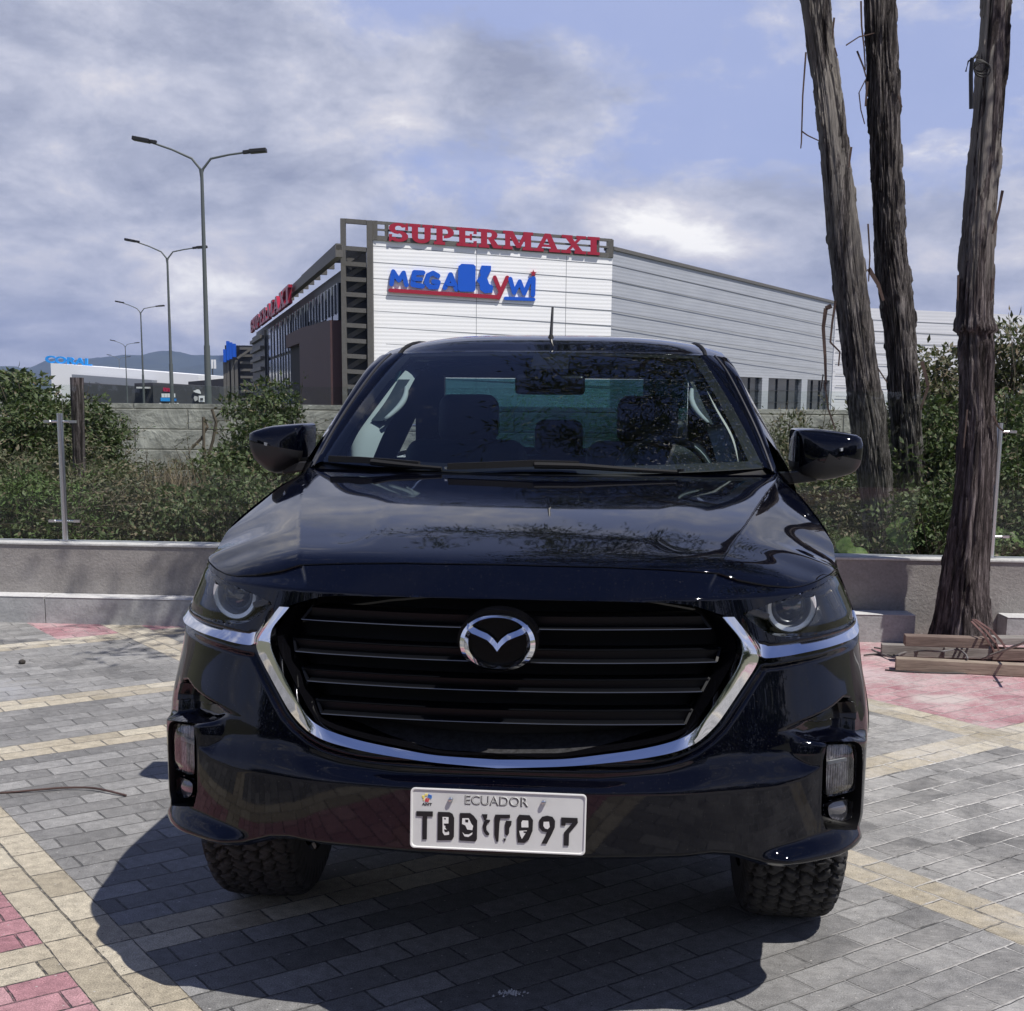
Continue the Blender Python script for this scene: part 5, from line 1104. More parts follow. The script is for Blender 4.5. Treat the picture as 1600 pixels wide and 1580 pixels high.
M_slat = plain('slat black', (.003, .0035, .005), .40, spec=.18); M_lip = plain('slat lip', (.15, .155, .17), .22, .9)
for a in ((1.034, 1.002, 2.75, 3.0), (.954, .924, 3.28, 3.14), (.884, .856, 3.02, 2.78), (.812, .781, 2.55, 2.32)): slat(*a)
# dusty lower grille lip
lp = ribbon('grille_lower_lip', [(2.3,.765),(1.5,.738),(.67,.722),(0,.718)], [(2.5,.755),(1.5,.722),(.67,.704),(0,.700)], [(-.9, -.11), (0., -.075), (1., -.012)], plain('dusty black plastic', (.02, .02, .022), .7, var=.8, nsc=90, bump=.5, bsc=300), truck, full=True)
# emblem
def em(x, y): return ((x-773)/11.43/655, .988 - (y-625)/11.43/655)
emb = MB(); n = 72; O_, I_, M_ = [], [], []
for k in range(n):
    a = 2*math.pi*k/n; c, s_ = math.cos(a), math.sin(a); q = 2.25; sx = abs(c)**(2/q)*(1 if c > 0 else -1); sy = abs(s_)**(2/q)*(1 if s_ > 0 else -1)
    top = max(0, s_); X0 = .0865*sx*(1-.06*top); Z0 = .0645*sy; wx = .019 - .004*top; wz = .0115 if s_ < 0 else .0075
    ix = (.0865-wx)*sx*(1-.07*top); iz = (.0645-wz)*sy; O_.append((X0, Z0)); I_.append((ix, iz)); M_.append(((X0*.45+ix*.55), (Z0*.45+iz*.55)))
V = []; yy = -.030; zc0_ = .986
for ring, y in ((O_, yy+.02), (O_, yy), (M_, yy-.010), (I_, yy), (I_, yy+.02)): V += [(a, y, zc0_+b) for a, b in ring]
emb.add(V, [(r*n+i, r*n+(i+1) % n, (r+1)*n+(i+1) % n, (r+1)*n+i) for r in range(4) for i in range(n)])
E0 = auto_smooth(emb.build('emblem', M_chr, truck), 25)
up_ = [(255,310),(350,365),(450,420),(600,480),(700,560),(773,650)]; lo_ = [(250,440),(330,510),(470,560),(600,615),(700,710),(773,835)]; md_ = [(252,395),(335,468),(465,520),(600,580),(702,675),(773,775)]
for sg in (1, -1):
    mb = MB(); rows = []
    for P, y in ((up_, yy+.012), (up_, yy-.002), (md_, yy-.010), (lo_, yy+.000), (lo_, yy+.012)):
        r_ = []
        for x, y_ in P: X, Zz = em(x, y_); r_.append((X*sg if sg > 0 else -X, y - .004*(1-abs(X)/.08)*0, Zz))
        rows.append(r_)
    mb.grid(np.array(rows)); auto_smooth(mb.build('emblem_wing', M_chr, E0), 25)
mb = MB(); k = 48; mb.add([(.094*math.cos(2*math.pi*i/k), yy+.014, zc0_+.003+.072*math.sin(2*math.pi*i/k)) for i in range(k)] + [(.094*math.cos(2*math.pi*i/k), yy+.07, zc0_+.003+.072*math.sin(2*math.pi*i/k)) for i in range(k)], [tuple(range(k))] + [(i, (i+1) % k, k+(i+1) % k, k+i) for i in range(k)]); mb.build('emblem_base', plain('emblem field', (.002, .002, .003), .25, spec=.15), E0)
for sg in (1, -1):
    cs_ = np.mean([p[0] for p in SLOT]); cz_ = np.mean([p[1] for p in SLOT]); sp__ = [(sg*(cs_+.35+(a_-cs_)*.78), cz_+.020+(b_-cz_)*.42) for a_, b_ in SLOT]; patch('slot_shade', sp__, .0035, M_gloss, truck, 90, 60, True)  # gloss black patch paints the shade inside the body-colour slot recess
# headlights
def lathe(mb, c, ax, prof, k=36, a0=0, a1=360):
    ax = Vector(ax).normalized(); x = ax.cross(Vector((0, 0, 1))).normalized(); z = x.cross(ax).normalized(); c = Vector(c); full = abs(a1-a0) >= 359.9; m = k if full else k+1; V = []
    for r, d in prof:
        for i in range(m): t = R(a0 + (a1-a0)*i/k); V.append(c + x*(r*math.cos(t)) + z*(r*math.sin(t)) + ax*d)
    F = [(j*m+i, j*m+(i+1) % m, (j+1)*m+(i+1) % m, (j+1)*m+i) for j in range(len(prof)-1) for i in range(k)]; return mb.add(V, F)
M_bowl = plain('lamp housing', (.05, .052, .057), .25, .4); M_reflect = plain('lamp reflector', (.75, .76, .78), .12, 1.); M_proj = plain('projector lens', (.01, .012, .016), .03, coat=1., spec=.8)
def headlight(sg):
    r = patch('headlight', LAMP, -.085, M_bowl, truck, 60, 40)
    rim('lamp_bezel', LAMP, -.002, -.085, M_gloss, r, .0)
    big = [(s_ + (.0), z_) for s_, z_ in LAMP]; l = patch('lens', LAMP, -.004, M_lens, r, 80, 50, False, .004)
    bz = ribbon('lower_bezel', [(4.0,1.008),(4.4,.983),(4.83,.975),(5.85,.970),(7.5,.970),(8.9,.972),(9.3,.985)], [(3.8,1.005),(4.25,.972),(4.83,.962),(5.85,.961),(7.5,.964),(8.7,.968),(9.4,.985)], [(-.4, -.03), (0, -.004), (1, -.004), (1.1, -.02)], M_gloss, r)
    c = spos(np.array([5.32]), np.array([1.042]), -.030, False)[0]; ax = Vector((.30, -1, .02))
    mb = MB(); lathe(mb, c, ax, [(.0655, -.004), (.0655, .0), (.062, .003), (.052, .0005), (.050, -.006), (.047, -.03)], 56, 158, 392); auto_smooth(mb.build('daylight_ring', M_ring, r), 30)
    mb = MB(); lathe(mb, c, ax, [(.047, -.03), (.044, -.012), (.036, -.004), (.022, .003), (.001, .006)], 40, 150, 400); auto_smooth(mb.build('projector', M_proj, r), 60)
    mb = MB(); lathe(mb, c, ax, [(.0655, -.004), (.078, -.02), (.080, -.05)], 50, 158, 392); mb.build('ring_shroud', M_gloss, r, smooth=True)
    for (sa, sb, za, zb_) in ((3.95, 4.6, 1.045, 1.02), (8.1, 8.9, 1.05, 1.0)):
        a = spos(np.array([sa]), np.array([za]), -.035, False)[0]; b = spos(np.array([sb]), np.array([zb_]), -.04, False)[0]; MB().bar(a, b, .018, .01, up=(0, 1, 0)).build('reflector', M_bowl2, r, bevel=.003)
    if sg < 0:
        for o in [r] + list(r.children):
            me = o.data; n_ = len(me.vertices); cc = np.empty(n_*3, np.float32); me.vertices.foreach_get('co', cc); cc = cc.reshape(-1, 3); cc[:, 0] *= -1; me.vertices.foreach_set('co', cc.ravel()); me.flip_normals(); me.update()
M_ring = plain('ring light housing', (.78, .80, .82), .28, .55); M_bowl2 = plain('lamp reflector dim', (.16, .14, .11), .35, .6)
headlight(1); headlight(-1)
# fog lamps
g = G('fluted lamp'); P_ = g.obj(); xs_ = g.n('ShaderNodeSeparateXYZ', {'Vector': P_}).outputs
st_ = g.math('SINE', g.math('MULTIPLY', xs_[0], 900.)); f_ = g.noise(P_, 38, 4, .6); fl = g.ramp(f_, [(.35, (.25, .23, .25)), (.55, (.52, .49, .52)), (.72, (.85, .84, .86))])
M_flut = g.out(g.bsdf(Base_Color=fl, Roughness=.2, Metallic=.3, Normal=g.bump(g.math('ADD', st_, g.math('MULTIPLY', f_, 3.)), .8, .003)))
def fog():
    up = .034
    r = patch('fog_lamp', FOG, up-.070, M_blk, truck, 30, 50); out = [r]
    out.append(rim('recess', FOG, .0, up-.072, M_blk, r)); out.append(patch('reflector', FLENS, up-.030, M_flut, r, 26, 36)); l = patch('lens', FLENS, up-.014, M_lens, r, 26, 36, False, .008); out.append(l)
    out.append(rim('lens_frame', FLENS, -.007, up-.06, M_gloss, r)); out.append(patch('lower_lamp', FLOW, up-.024, M_low, r, 24, 20, False, .008)); out.append(rim('lower_frame', FLOW, -.007, up-.06, M_gloss, r))
    a = spos(np.array([5.98]), np.array([.668]), up-.022, False)[0]; b = spos(np.array([6.85]), np.array([.664]), up-.022, False)[0]; out.append(MB().bar(a, b, .007, .008).build('light_bar', M_chr, r)); out[-1].data.materials[0] = M_ring
    return r, out
M_low = plain('dim marker lamp', (.10, .10, .11), .12, .3, coat=.5)
fog()
r2, out = fog()
for o in out:
    me = o.data; n_ = len(me.vertices); cc = np.empty(n_*3, np.float32); me.vertices.foreach_get('co', cc); cc = cc.reshape(-1, 3); cc[:, 0] *= -1; me.vertices.foreach_set('co', cc.ravel()); me.flip_normals(); me.update()

# bonnet
XE = [(.13,.5,1.13),(.155,.55,1.114),(.20,.63,1.099),(.28,.74,1.092),(.36,.79,1.099),(.45,.835,1.110),(.52,.852,1.106),(.60,.860,1.112),(.75,.858,1.155),(1.0,.838,1.212),(1.2,.815,1.252),(1.42,.788,1.278)]
XC = [(.13,.505),(.2,.518),(.6,.615),(1.0,.70),(1.25,.756),(1.42,.784)]
ZC = [(.12,1.146),(.2,1.166),(.3,1.186),(.5,1.219),(.8,1.258),(1.0,1.279),(1.2,1.298),(1.45,1.318)]
def spl(x, P, k=1):                        # smooth interpolation of a table
    xs = np.array([p[0] for p in P]); ys = np.array([p[k] for p in P]); m = np.gradient(ys, xs); x = np.clip(x, xs[0], xs[-1]); i = np.clip(np.searchsorted(xs, x, side='right')-1, 0, len(xs)-2)
    h = xs[i+1]-xs[i]; t = (x-xs[i])/h; return (2*t**3-3*t*t+1)*ys[i] + (t**3-2*t*t+t)*h*m[i] + (-2*t**3+3*t*t)*ys[i+1] + (t**3-t*t)*h*m[i+1]
def hoodz(x, y):
    x = np.abs(x); zc_ = spl(y, ZC); xc = spl(y, XC); xe = spl(y, XE, 1); ze = spl(y, XE, 2); zcr = zc_ - .020
    zin = zc_ - .020*(x/xc)**2
    xb = .37 + .13*smooth01((y-.2)/.9); bl = smooth01((y-.22)/.15)*(1-.5*smooth01((y-1.0)/.3)); zin = zin + .005*bl*(1-smooth01((x-xb+.06)/.12)) - .003*bl
    t = np.clip((x-xc)/np.maximum(xe-xc, .02), 0, 1.3); zout = zcr - .004*bl + (ze-zcr)*(t*.62 + .38*t*t)
    return np.where(x < xc, zin, zout)
nA, nB = 241, 150
fs_ = np.linspace(0, 9.3, 400); fx, fy = plan(fs_, ip(fs_, ZT)); fzv = ip(fs_, ZT) + .003; fyv = fy + .005
dd = np.r_[0, np.cumsum(np.hypot(np.diff(fx), np.diff(fyv)))]; dd /= dd[-1]; a = np.linspace(0, 1, nA)
Fx = np.interp(a, dd, fx); Fy = np.interp(a, dd, fyv); Fz = np.interp(a, dd, fzv)
Rx = .788*np.interp(a, dd, fx/fx[-1]); Ry = 1.18 + .235*(Rx/.788)**2
b = np.linspace(0, 1, nB)**1.15; X = Fx[None]*(1-b[:, None]) + Rx[None]*b[:, None]; Y = Fy[None]*(1-b[:, None]) + Ry[None]*b[:, None]
edge = spl(Y[:, -1], XE, 1) - X[:, -1]; X = X + edge[:, None]*(a[None]**10)*np.minimum(1, b[:, None]*6)
Zh = hoodz(X, Y); corr = Fz[None] - Zh[0][None]; Zh = Zh + corr*np.exp(-b[:, None]/.035)
half = np.stack([X, Y, Zh], -1); full = np.concatenate([half[:, ::-1]*np.array([-1, 1, 1]), half[:, 1:]], 1)
lip0 = full[:1] + np.array([0, .003, -.004]); lip1 = full[:1] + np.array([0, .012, -.03]); rl = full[-1:] + np.array([0, .006, -.006]); rl2 = full[-1:] + np.array([0, .0, -.035])
full = np.concatenate([lip1, lip0, full, rl, rl2], 0); el0 = full[:, :1] + np.array([.004, 0, -.005]); el1 = full[:, :1] + np.array([.012, 0, -.03]); er0 = full[:, -1:] + np.array([-.004, 0, -.005]); er1 = full[:, -1:] + np.array([-.012, 0, -.03])
full = np.concatenate([el1, el0, full, er0, er1], 1); hood = MB().grid(full).build('bonnet', M_P, truck, smooth=True)
# body sides
X0F = [(.40,.85),(.45,.885),(.52,.925),(.65,.932),(.75,.932),(.85,.928),(.95,.913),(1.03,.893),(1.10,.868),(1.20,.848),(1.30,.82)]
X0R = [(.40,.88),(.45,.91),(.52,.925),(.65,.935),(.80,.935),(.95,.930),(1.05,.922),(1.14,.905),(1.20,.880),(1.30,.86)]
def side():
    ys = np.r_[np.linspace(0, 1, 120)*.9 + .52, np.linspace(1.43, 5.22, 260)]; rows = []
    q = np.linspace(0, 1, 90); Yg, Qg = np.meshgrid(ys, q)
    zt = np.where(Yg < 1.42, spl(Yg, [(p[0], p[2]) for p in XE]), np.where(Yg < 1.55, 1.278 - (Yg-1.42)/.13*.07, 1.205 + .02*smooth01((Yg-3.2)/.2)*2)); xt = np.where(Yg < 1.42, spl(Yg, [(p[0], p[1]) for p in XE]), .788 + .085*smooth01((Yg-1.42)/.2))
    zb = .43 + .0*Yg; Zg = zb + (zt-zb)*Qg; w_ = smooth01((Yg-1.0)/.8); X0 = spl(Zg, X0F)*(1-w_) + spl(Zg, X0R)*w_; X0t = spl(zt, X0F)*(1-w_) + spl(zt, X0R)*w_
    sh = smooth01((Zg-(zt-.15))/.15); Xg = X0 + (xt-X0t)*sh
    px0, py0 = plan(np.full(Zg.shape, 10.), Zg); k = np.clip(1-(Yg-.52)/.35, 0, 1); Xg = Xg*(1-k) + px0*k; Yn = Yg + (py0 - .52)*k*k
    for cy in (.93, 4.055):
        d = np.hypot(Yn-cy, Zg-.40); Xg = Xg + .008*np.exp(-((d-.50)/.045)**2)*(Zg > .42)
        m = np.abs(d-.475) < .012; sc_ = .475/np.maximum(d, 1e-6); Yn = np.where(m, cy + (Yn-cy)*sc_, Yn); Zg = np.where(m, .40 + (Zg-.40)*sc_, Zg)
    V = np.stack([Xg, Yn, Zg], -1); r, c = Xg.shape; I = np.arange(r*c).reshape(r, c); F = np.stack([I[:-1, :-1], I[:-1, 1:], I[1:, 1:], I[1:, :-1]], -1).reshape(-1, 4)
    cen = V.reshape(-1, 3)[F].mean(1); kill = np.zeros(len(F), bool)
    for cy in (.93, 4.055): kill |= np.hypot(cen[:, 1]-cy, cen[:, 2]-.40) < .474
    o = link('body_side', mesh_from('body_side', V.reshape(-1, 3), F[~kill], True), M_P, truck)
    for cy in (.93, 4.055):               # arch lining
        mb = MB(); A = []
        for x0, rr in ((.912, .478), (.90, .474), (.55, .474)): A.append([(x0, cy + rr*math.cos(t), .40 + rr*math.sin(t)) for t in np.linspace(R(8), R(168), 40)])
        mb.grid(np.array(A)); mb.build('arch_lining', M_mat, o, smooth=True)
    mb = MB()                              # shut lines and handles
    for y in (1.50, 2.42, 3.28): mb.box(.905, .9385, y-.003, y+.003, .52, 1.10)
    mb.build('door_gap', M_blk, o)
    for y in (2.28, 3.12): MB().box(.925, .965, y-.10, y+.10, 1.0, 1.03).build('door_handle', M_P, o, bevel=.01)
    return o
sd = side(); s2 = bpy.data.objects.new('body_side', None) if False else None
sm_ = mirx(sd)
for ch in list(sd.children): q_ = mirx(ch); q_.parent = sm_
for ms in list(sm_.children): pass
# cab
C1 = [(.788,1.42,1.278),(.755,1.58,1.405),(.718,1.72,1.515),(.682,1.90,1.622),(.655,2.05,1.680)]
C0 = [(.735,1.42,1.315),(.700,1.55,1.41),(.650,1.70,1.52),(.590,1.865,1.633),(.545,1.96,1.690)]
def cspl(P, n):
    P = np.array(P); u = np.linspace(0, len(P)-1.0001, n); i = u.astype(int); t = (u-i)[:, None]; p1 = P[i]; p2 = P[i+1]; p0 = P[np.maximum(i-1, 0)]; p3 = P[np.minimum(i+2, len(P)-1)]; return .5*(2*p1+(p2-p0)*t+(2*p0-5*p1+4*p2-p3)*t*t+(3*p1-p0-3*p2+p3)*t**3)
c0 = cspl(C0, 40); c1 = cspl(C1, 40)
def pillar():
    rows = []
    for t, nb in ((-.12, -.02), (0, -.002), (.06, .006), (.35, .012), (.5, .006), (.56, .012), (.8, .012), (1.0, 0), (1.12, -.03), (1.15, -.08)):
        p = c0*(1-t) + c1*t + np.array([.5, -.45, .3])*nb; rows.append(p)
    return auto_smooth(MB().grid(np.array(rows)).build('windscreen_pillar', M_P, truck), 40)
pl_ = pillar(); mirx(pl_)
mb = MB(); P = c0*.52 + c1*.48 + np.array([.004, -.006, .004]); mb.tube(P, .004, 5); tr_ = mb.build('pillar_trim', M_sil2 if False else plain('dull trim', (.08, .08, .085), .4, .5), pl_); t2 = mirx(tr_); t2.parent = [o for o in truck.children if o.name.startswith('windscreen_pillar')][-1]
YR = [(1.0, 2.05), ] ; n = 61; aa = np.linspace(-1, 1, n)
def roof():
    global RLINE; rows = []; ys = [0, .01, .03, .06, .12, .2, .3, .45, .6, .75, .9, 1.0]
    RE = [(2.05,.655,1.680),(2.2,.640,1.706),(2.5,.632,1.722),(2.9,.630,1.716),(3.15,.632,1.690),(3.25,.64,1.66)]; RC = [(1.87,1.700),(1.92,1.722),(2.0,1.742),(2.15,1.760),(2.4,1.778),(2.7,1.782),(3.0,1.77),(3.2,1.745),(3.28,1.70)]
    for f in ys:
        row = []
        for a_ in aa:
            yf = 1.868 + .092*min(1, (abs(a_)/.835)**2) + max(0, abs(a_)-.835)/.165*.09; y = yf + (3.26-yf)*f; k = max(2.05, min(3.25, y)); xe = float(spl(np.array(k), RE, 1)); ze = float(spl(np.array(k), RE, 2)); zc_ = float(spl(np.array(y), RC))
            zf = 1.694 - .010*abs(a_)**2 if abs(a_) < .835 else 1.687 - (abs(a_)-.835)/.165*.008
            zz = zc_ - (zc_-ze)*(abs(a_)**3.6) + (.004 if .3 < abs(a_) < .78 else 0)*0; t = min(1, f/.10); zz = zf*(1-smooth01(t)**.6) + zz*(smooth01(t)**.6) if f < .10 else zz
            row.append((a_*xe, y, zz))
        rows.append(row)
    RLINE = [r_[4] for r_ in rows]
    rows.insert(0, [(x, y+.03, z-.035) for x, y, z in rows[0]])
    return MB().grid(np.array(rows)).build('roof', M_P, truck, smooth=True)
rf = roof(); 
for sg in (-1, 1):                         # dark roof mouldings
    mb = MB(); pts = [(sg*abs(x), y, z+.0015) for x, y, z in RLINE]; mb.tube(pts, .0075, 6); mb.build('roof_moulding', M_mat, rf, smooth=True)
# windscreen
def wpos(A, B, off=0.):
    bx = .735*A; by = 1.155 + .265*A*A; bz = 1.300 + .015*A*A; tx_ = .545*A; ty = 1.868 + .092*A*A; tz = 1.696 - .006*A*A
    x = bx*(1-B) + tx_*B; y = by*(1-B) + ty*B; z = bz*(1-B) + tz*B; bul = .022*4*B*(1-B); return np.stack([x, y - bul*.48 - off*.48, z + bul*.88 + off*.88], -1)
Ag, Bg = np.meshgrid(np.linspace(-1, 1, 61), np.linspace(0, 1, 40)); ws = MB().grid(wpos(Ag, Bg)).build('windscreen', M_wind, truck, smooth=True)
def frit(a0, a1, b0, b1, n=40):
    A_, B_ = np.meshgrid(np.linspace(a0, a1, n), np.linspace(b0, b1, n)); return wpos(A_, B_, -.004)
mb = MB(); mb.grid(frit(-1, 1, 0, .055)); mb.grid(frit(-1, 1, .965, 1)); 
for sg in (-1, 1):
    B_ = np.linspace(.055, .965, 30); rows = []
    for t in (0, 1): A_ = sg*(1 - t*(.055+.01*B_)); rows.append(wpos(A_, B_, -.004))
    mb.grid(np.array(rows))
mb.grid(frit(-.10, .13, .82, .965, 8))
mb.build('black_border', plain('glass border', (.006, .006, .008), .5), ws, smooth=True)
p = [wpos(np.array(a_), np.array(b_), -.002) for a_, b_ in ((-.860, .800), (-.752, .805), (-.775, .905), (-.870, .900))]
mb = MB(); q_ = [LT(u, v, 1.875) for u, v in ((600, 594.5), (620, 595.5), (627, 580), (605, 580))]; mb.add(q_, [(0, 1, 2, 3)]); mb.build('sticker', plain('teal sticker', (.07, .30, .30), .6), ws)
mb = MB(); q_ = [LT(u, v, 1.872) for u, v in ((602, 592), (615, 592.5), (618.5, 585), (605, 584.5))]; mb.add(q_, [(0, 1, 2, 3)]); mb.build('sticker_panel', plain('pale sticker', (.62, .72, .72), .6), ws)
# cowl and wipers
A_ = np.linspace(-1, 1, 41); rows = [np.stack([.80*A_, 1.13 + .24*A_**2, 1.262 + .0*A_], -1), np.stack([.79*A_, 1.19 + .25*A_**2, 1.272 + .006*A_**2], -1), np.stack([.76*A_, 1.215 + .24*A_**2, 1.318 + .012*A_**2], -1)]
MB().grid(np.array(rows)).build('cowl_panel', M_blk, truck, smooth=True)
def wiper(bl, arm, yb):
    mb = MB(); P = [LT(u, v, y) for u, v, y in arm]; mb.tube(P, [.011, .010, .008, .006][:len(P)] + [.006]*(len(P)-4 if len(P) > 4 else 0), 7); o = auto_smooth(mb.build('wiper', M_mat, truck), 50)
    mb = MB(); P = [LT(u, v, y) for u, v, y in bl]; 
    for i in range(len(P)-1): mb.bar(P[i], P[i+1], .016, .020)
    mb.build('blade', M_mat, o)
wiper([(515, 717, 1.335), (560, 718.5, 1.30), (610, 722, 1.265), (655, 726, 1.24)], [(580, 722, 1.25), (612, 725.5, 1.235), (650, 729, 1.215), (690, 732, 1.20)], 1.3)
wiper([(700, 729, 1.165), (760, 727, 1.16), (832, 724, 1.16), (905, 726, 1.165)], [(835, 727, 1.15), (905, 728.5, 1.155), (985, 734, 1.17), (1060, 738, 1.20)], 1.3)
MB().tube([LT(1064, 733, 1.2), LT(1064, 737, 1.2)], .012, 10).build('washer_nozzle', M_blk, hood)
MB().tube([LT(698, 729.5, 1.17), LT(698, 733, 1.17)], .008, 10).build('washer_nozzle', M_sil, hood)
# greenhouse sides, rear wall
def gside():
    ys = np.linspace(1.60, 3.12, 30); rows = []
    for t in (0, .25, .5, .75, 1): rows.append([(.873*(1-t) + t*(float(spl(np.array(max(2.05, y)), [(2.05,.650),(2.5,.630),(3.2,.632)])) if y > 2.05 else float(np.interp(y, [1.58, 1.72, 1.9, 2.05], [.757, .72, .684, .657]))) + .02*math.sin(math.pi*t), y, 1.205*(1-t) + t*(float(np.interp(y, [1.58, 1.72, 1.9, 2.05, 2.5, 3.2], [1.40, 1.51, 1.617, 1.672, 1.712, 1.70])))) for y in ys])
    return MB().grid(np.array(rows)).build('side_window', M_side, truck, smooth=True)
gs = gside(); gm = mirx(gs)
for o_, sg in ((gs, 1), (gm, -1)):
    mb = MB()
    for y in (2.36, 3.14): mb.bar((sg*.862, y-.02, 1.20), (sg*.640, y+(.02 if y < 3 else -.06), 1.645), .11, .025, up=(0, 1, 0))
    mb.build('door_pillar', M_gloss, o_)
mb = MB(); yb = 3.20
for x0, x1, z0, z1 in ((-.86, .86, .5, 1.235), (-.70, -.565, 1.237, 1.70), (.565, .70, 1.237, 1.70), (-.563, .563, 1.615, 1.72)): mb.box(x0, x1, yb, yb+.05, z0, z1)
rw = mb.build('cab_rear_wall', M_P, truck); mb = MB(); mb.box(-.563, .563, yb+.02, yb+.026, 1.239, 1.613); mb.build('rear_window', glass('rear glass', (.22, .36, .385), 1.5), rw)
# load bed
mb = MB(); mb.box(-.86, .86, 3.28, 3.32, .55, 1.24); mb.box(-.86, .86, 3.32, 5.15, .62, .66); mb.box(-.86, .86, 5.15, 5.20, .55, 1.22)
for sg in (-1, 1): mb.box(sg*.80 - .03, sg*.80 + .03, 3.321, 5.149, .661, 1.235)
mb.build('load_bed', M_P, truck)
# interior
mb = MB(); A_, B_ = np.meshgrid(np.linspace(-1, 1, 31), np.linspace(0, 1, 12)); mb.grid(np.stack([.74*A_, 1.25 + .22*A_**2*(1-B_) + .55*B_, 1.275 + .02*A_**2*(1-B_) - .02*B_ - .10*np.maximum(0, B_-.75)*4*.25 + .018*np.exp(-((A_-.48)/.22)**2)*np.sin(np.pi*B_)], -1)); mb.grid(np.stack([.74*A_, 1.80 + .05*B_, 1.23 - .5*B_], -1)); dash = mb.build('dashboard', M_int, truck, smooth=True)
mb = MB(); mb.box(-.78, .78, 1.5, 3.18, .55, .60); mb.build('cab_floor', M_int, truck)
mb = MB(); mb.grid(np.array([[(x, y, 1.655 + .03*math.sin((y-1.95)/1.2*math.pi) - .03*(x/.55)**2) for x in np.linspace(-.58, .58, 12)] for y in np.linspace(1.95, 3.15, 10)])); mb.build('headliner', plain('headliner', (.05, .055, .065), .9), truck, smooth=True)
def rbox(name, x0, x1, y0, y1, z0, z1, bev, mat, par, tilt=0, seg=5):
    o = MB().box(-(x1-x0)/2, (x1-x0)/2, -(y1-y0)/2, (y1-y0)/2, -(z1-z0)/2, (z1-z0)/2).build(name, mat, par); o.location = ((x0+x1)/2, (y0+y1)/2, (z0+z1)/2); o.rotation_euler = (tilt, 0, 0); m = o.modifiers.new('b', 'BEVEL'); m.width = bev; m.segments = seg; m.use_clamp_overlap = True; me = o.data; me.polygons.foreach_set('use_smooth', np.ones(len(me.polygons), bool)); return o
def seat(x, y, label=None, w_=.50, zt=1.36, hz=1.56, hw=.25):
    b = rbox('seat', x-w_/2, x+w_/2, y-.08, y+.10, .75, zt, .07, M_seat, truck, R(-10)); 
    h = rbox('headrest', -hw/2, hw/2, -.06, .06, -.10, .10, .05, M_seat, b); h.location = (0, .05 - .0, (zt-.75)/2 + (hz-zt) - .10 + .0); return b
seat(-.37, 2.40, hz=1.555); seat(.37, 2.40, hz=1.555)
for x, w_, hz in ((-.02, .22, 1.43), (-.45, .22, 1.44), (.45, .22, 1.44)): rbox('rear_headrest', x-w_/2, x+w_/2, 3.02, 3.12, hz-.16, hz, .045, M_seat, truck)
rbox('rear_bench', -.70, .70, 2.98, 3.14, .8, 1.27, .06, M_seat, truck)
im = rbox('inner_mirror', *sorted((LT(805, 600, 1.82).x, LT(914, 600, 1.82).x)), 1.80, 1.84, LT(860, 617, 1.82).z, LT(860, 586, 1.82).z, .016, M_blk, truck); MB().tube([(0, 0, 0), (0, -.05, .07)], .012, 8).build('mirror_stalk', M_blk, im)
mb = MB(); ctr = LT(1037, 757, 2.02); k = 40; rr = .185; V = []
for i in range(k):
    t = 2*math.pi*i/k; c_ = Vector((math.cos(t), math.sin(t)*.42, math.sin(t)*.91))
    for j in range(8): q = 2*math.pi*j/8; V.append(ctr + c_*(rr + .016*math.cos(q)) + Vector((0, -.91, .42))*(.016*math.sin(q)))
mb.add(V, [(i*8+j, i*8+(j+1) % 8, ((i+1) % k)*8+(j+1) % 8, ((i+1) % k)*8+j) for i in range(k) for j in range(8)]); mb.bar(ctr - Vector((.17, 0, 0)), ctr + Vector((.17, 0, 0)), .03, .02); mb.build('steering_wheel', plain('steering wheel', (.05, .055, .06), .35), truck, smooth=True)
def ptrim(sg):
    rows = []; P0 = cspl([(.690,1.50,1.285),(.655,1.60,1.40),(.610,1.74,1.50),(.565,1.88,1.60),(.520,1.99,1.655)], 30)
    wd = np.interp(np.linspace(0, 1, 30), [0, .15, .4, .65, .9, 1], [.085, .085, .080, .070, .055, .045])
    for t in (0, .3, .7, 1): q = P0.copy(); q[:, 0] -= wd*t; q[:, 1] += .05*t*t + .015; rows.append(q)
    A = np.array(rows); A[..., 0] *= sg; o = MB().grid(A).build('inner_pillar_trim', M_trim, truck, smooth=True)
    g0 = P0[11]; g1 = P0[19]; mb = MB(); Q = []
    for t in np.linspace(0, 1, 12): q = g0*(1-t) + g1*t; Q.append((sg*(q[0] - .070 - .022*math.sin(math.pi*t)), q[1]-.02, q[2]))
    mb.tube(Q, [.007 + .004*math.sin(math.pi*i/11) for i in range(12)], 8); h_ = mb.build('grab_handle', M_trim, o, smooth=True)
    mb = MB(); Q = []
    for t in np.linspace(-.05, 1.25, 14): q = g0*(1-t) + g1*t; Q.append([(sg*(q[0]-.020 - .005*math.sin(3*t)), q[1]+.002, q[2]), (sg*(q[0]-.062 - .03*math.sin(math.pi*min(max(t, 0), 1))), q[1]-.004, q[2])])
    mb.grid(np.array(Q)); mb.build('handle_recess', M_int2, o)
M_int2 = plain('handle recess grey', (.03, .04, .045), .7)
ptrim(1); ptrim(-1)
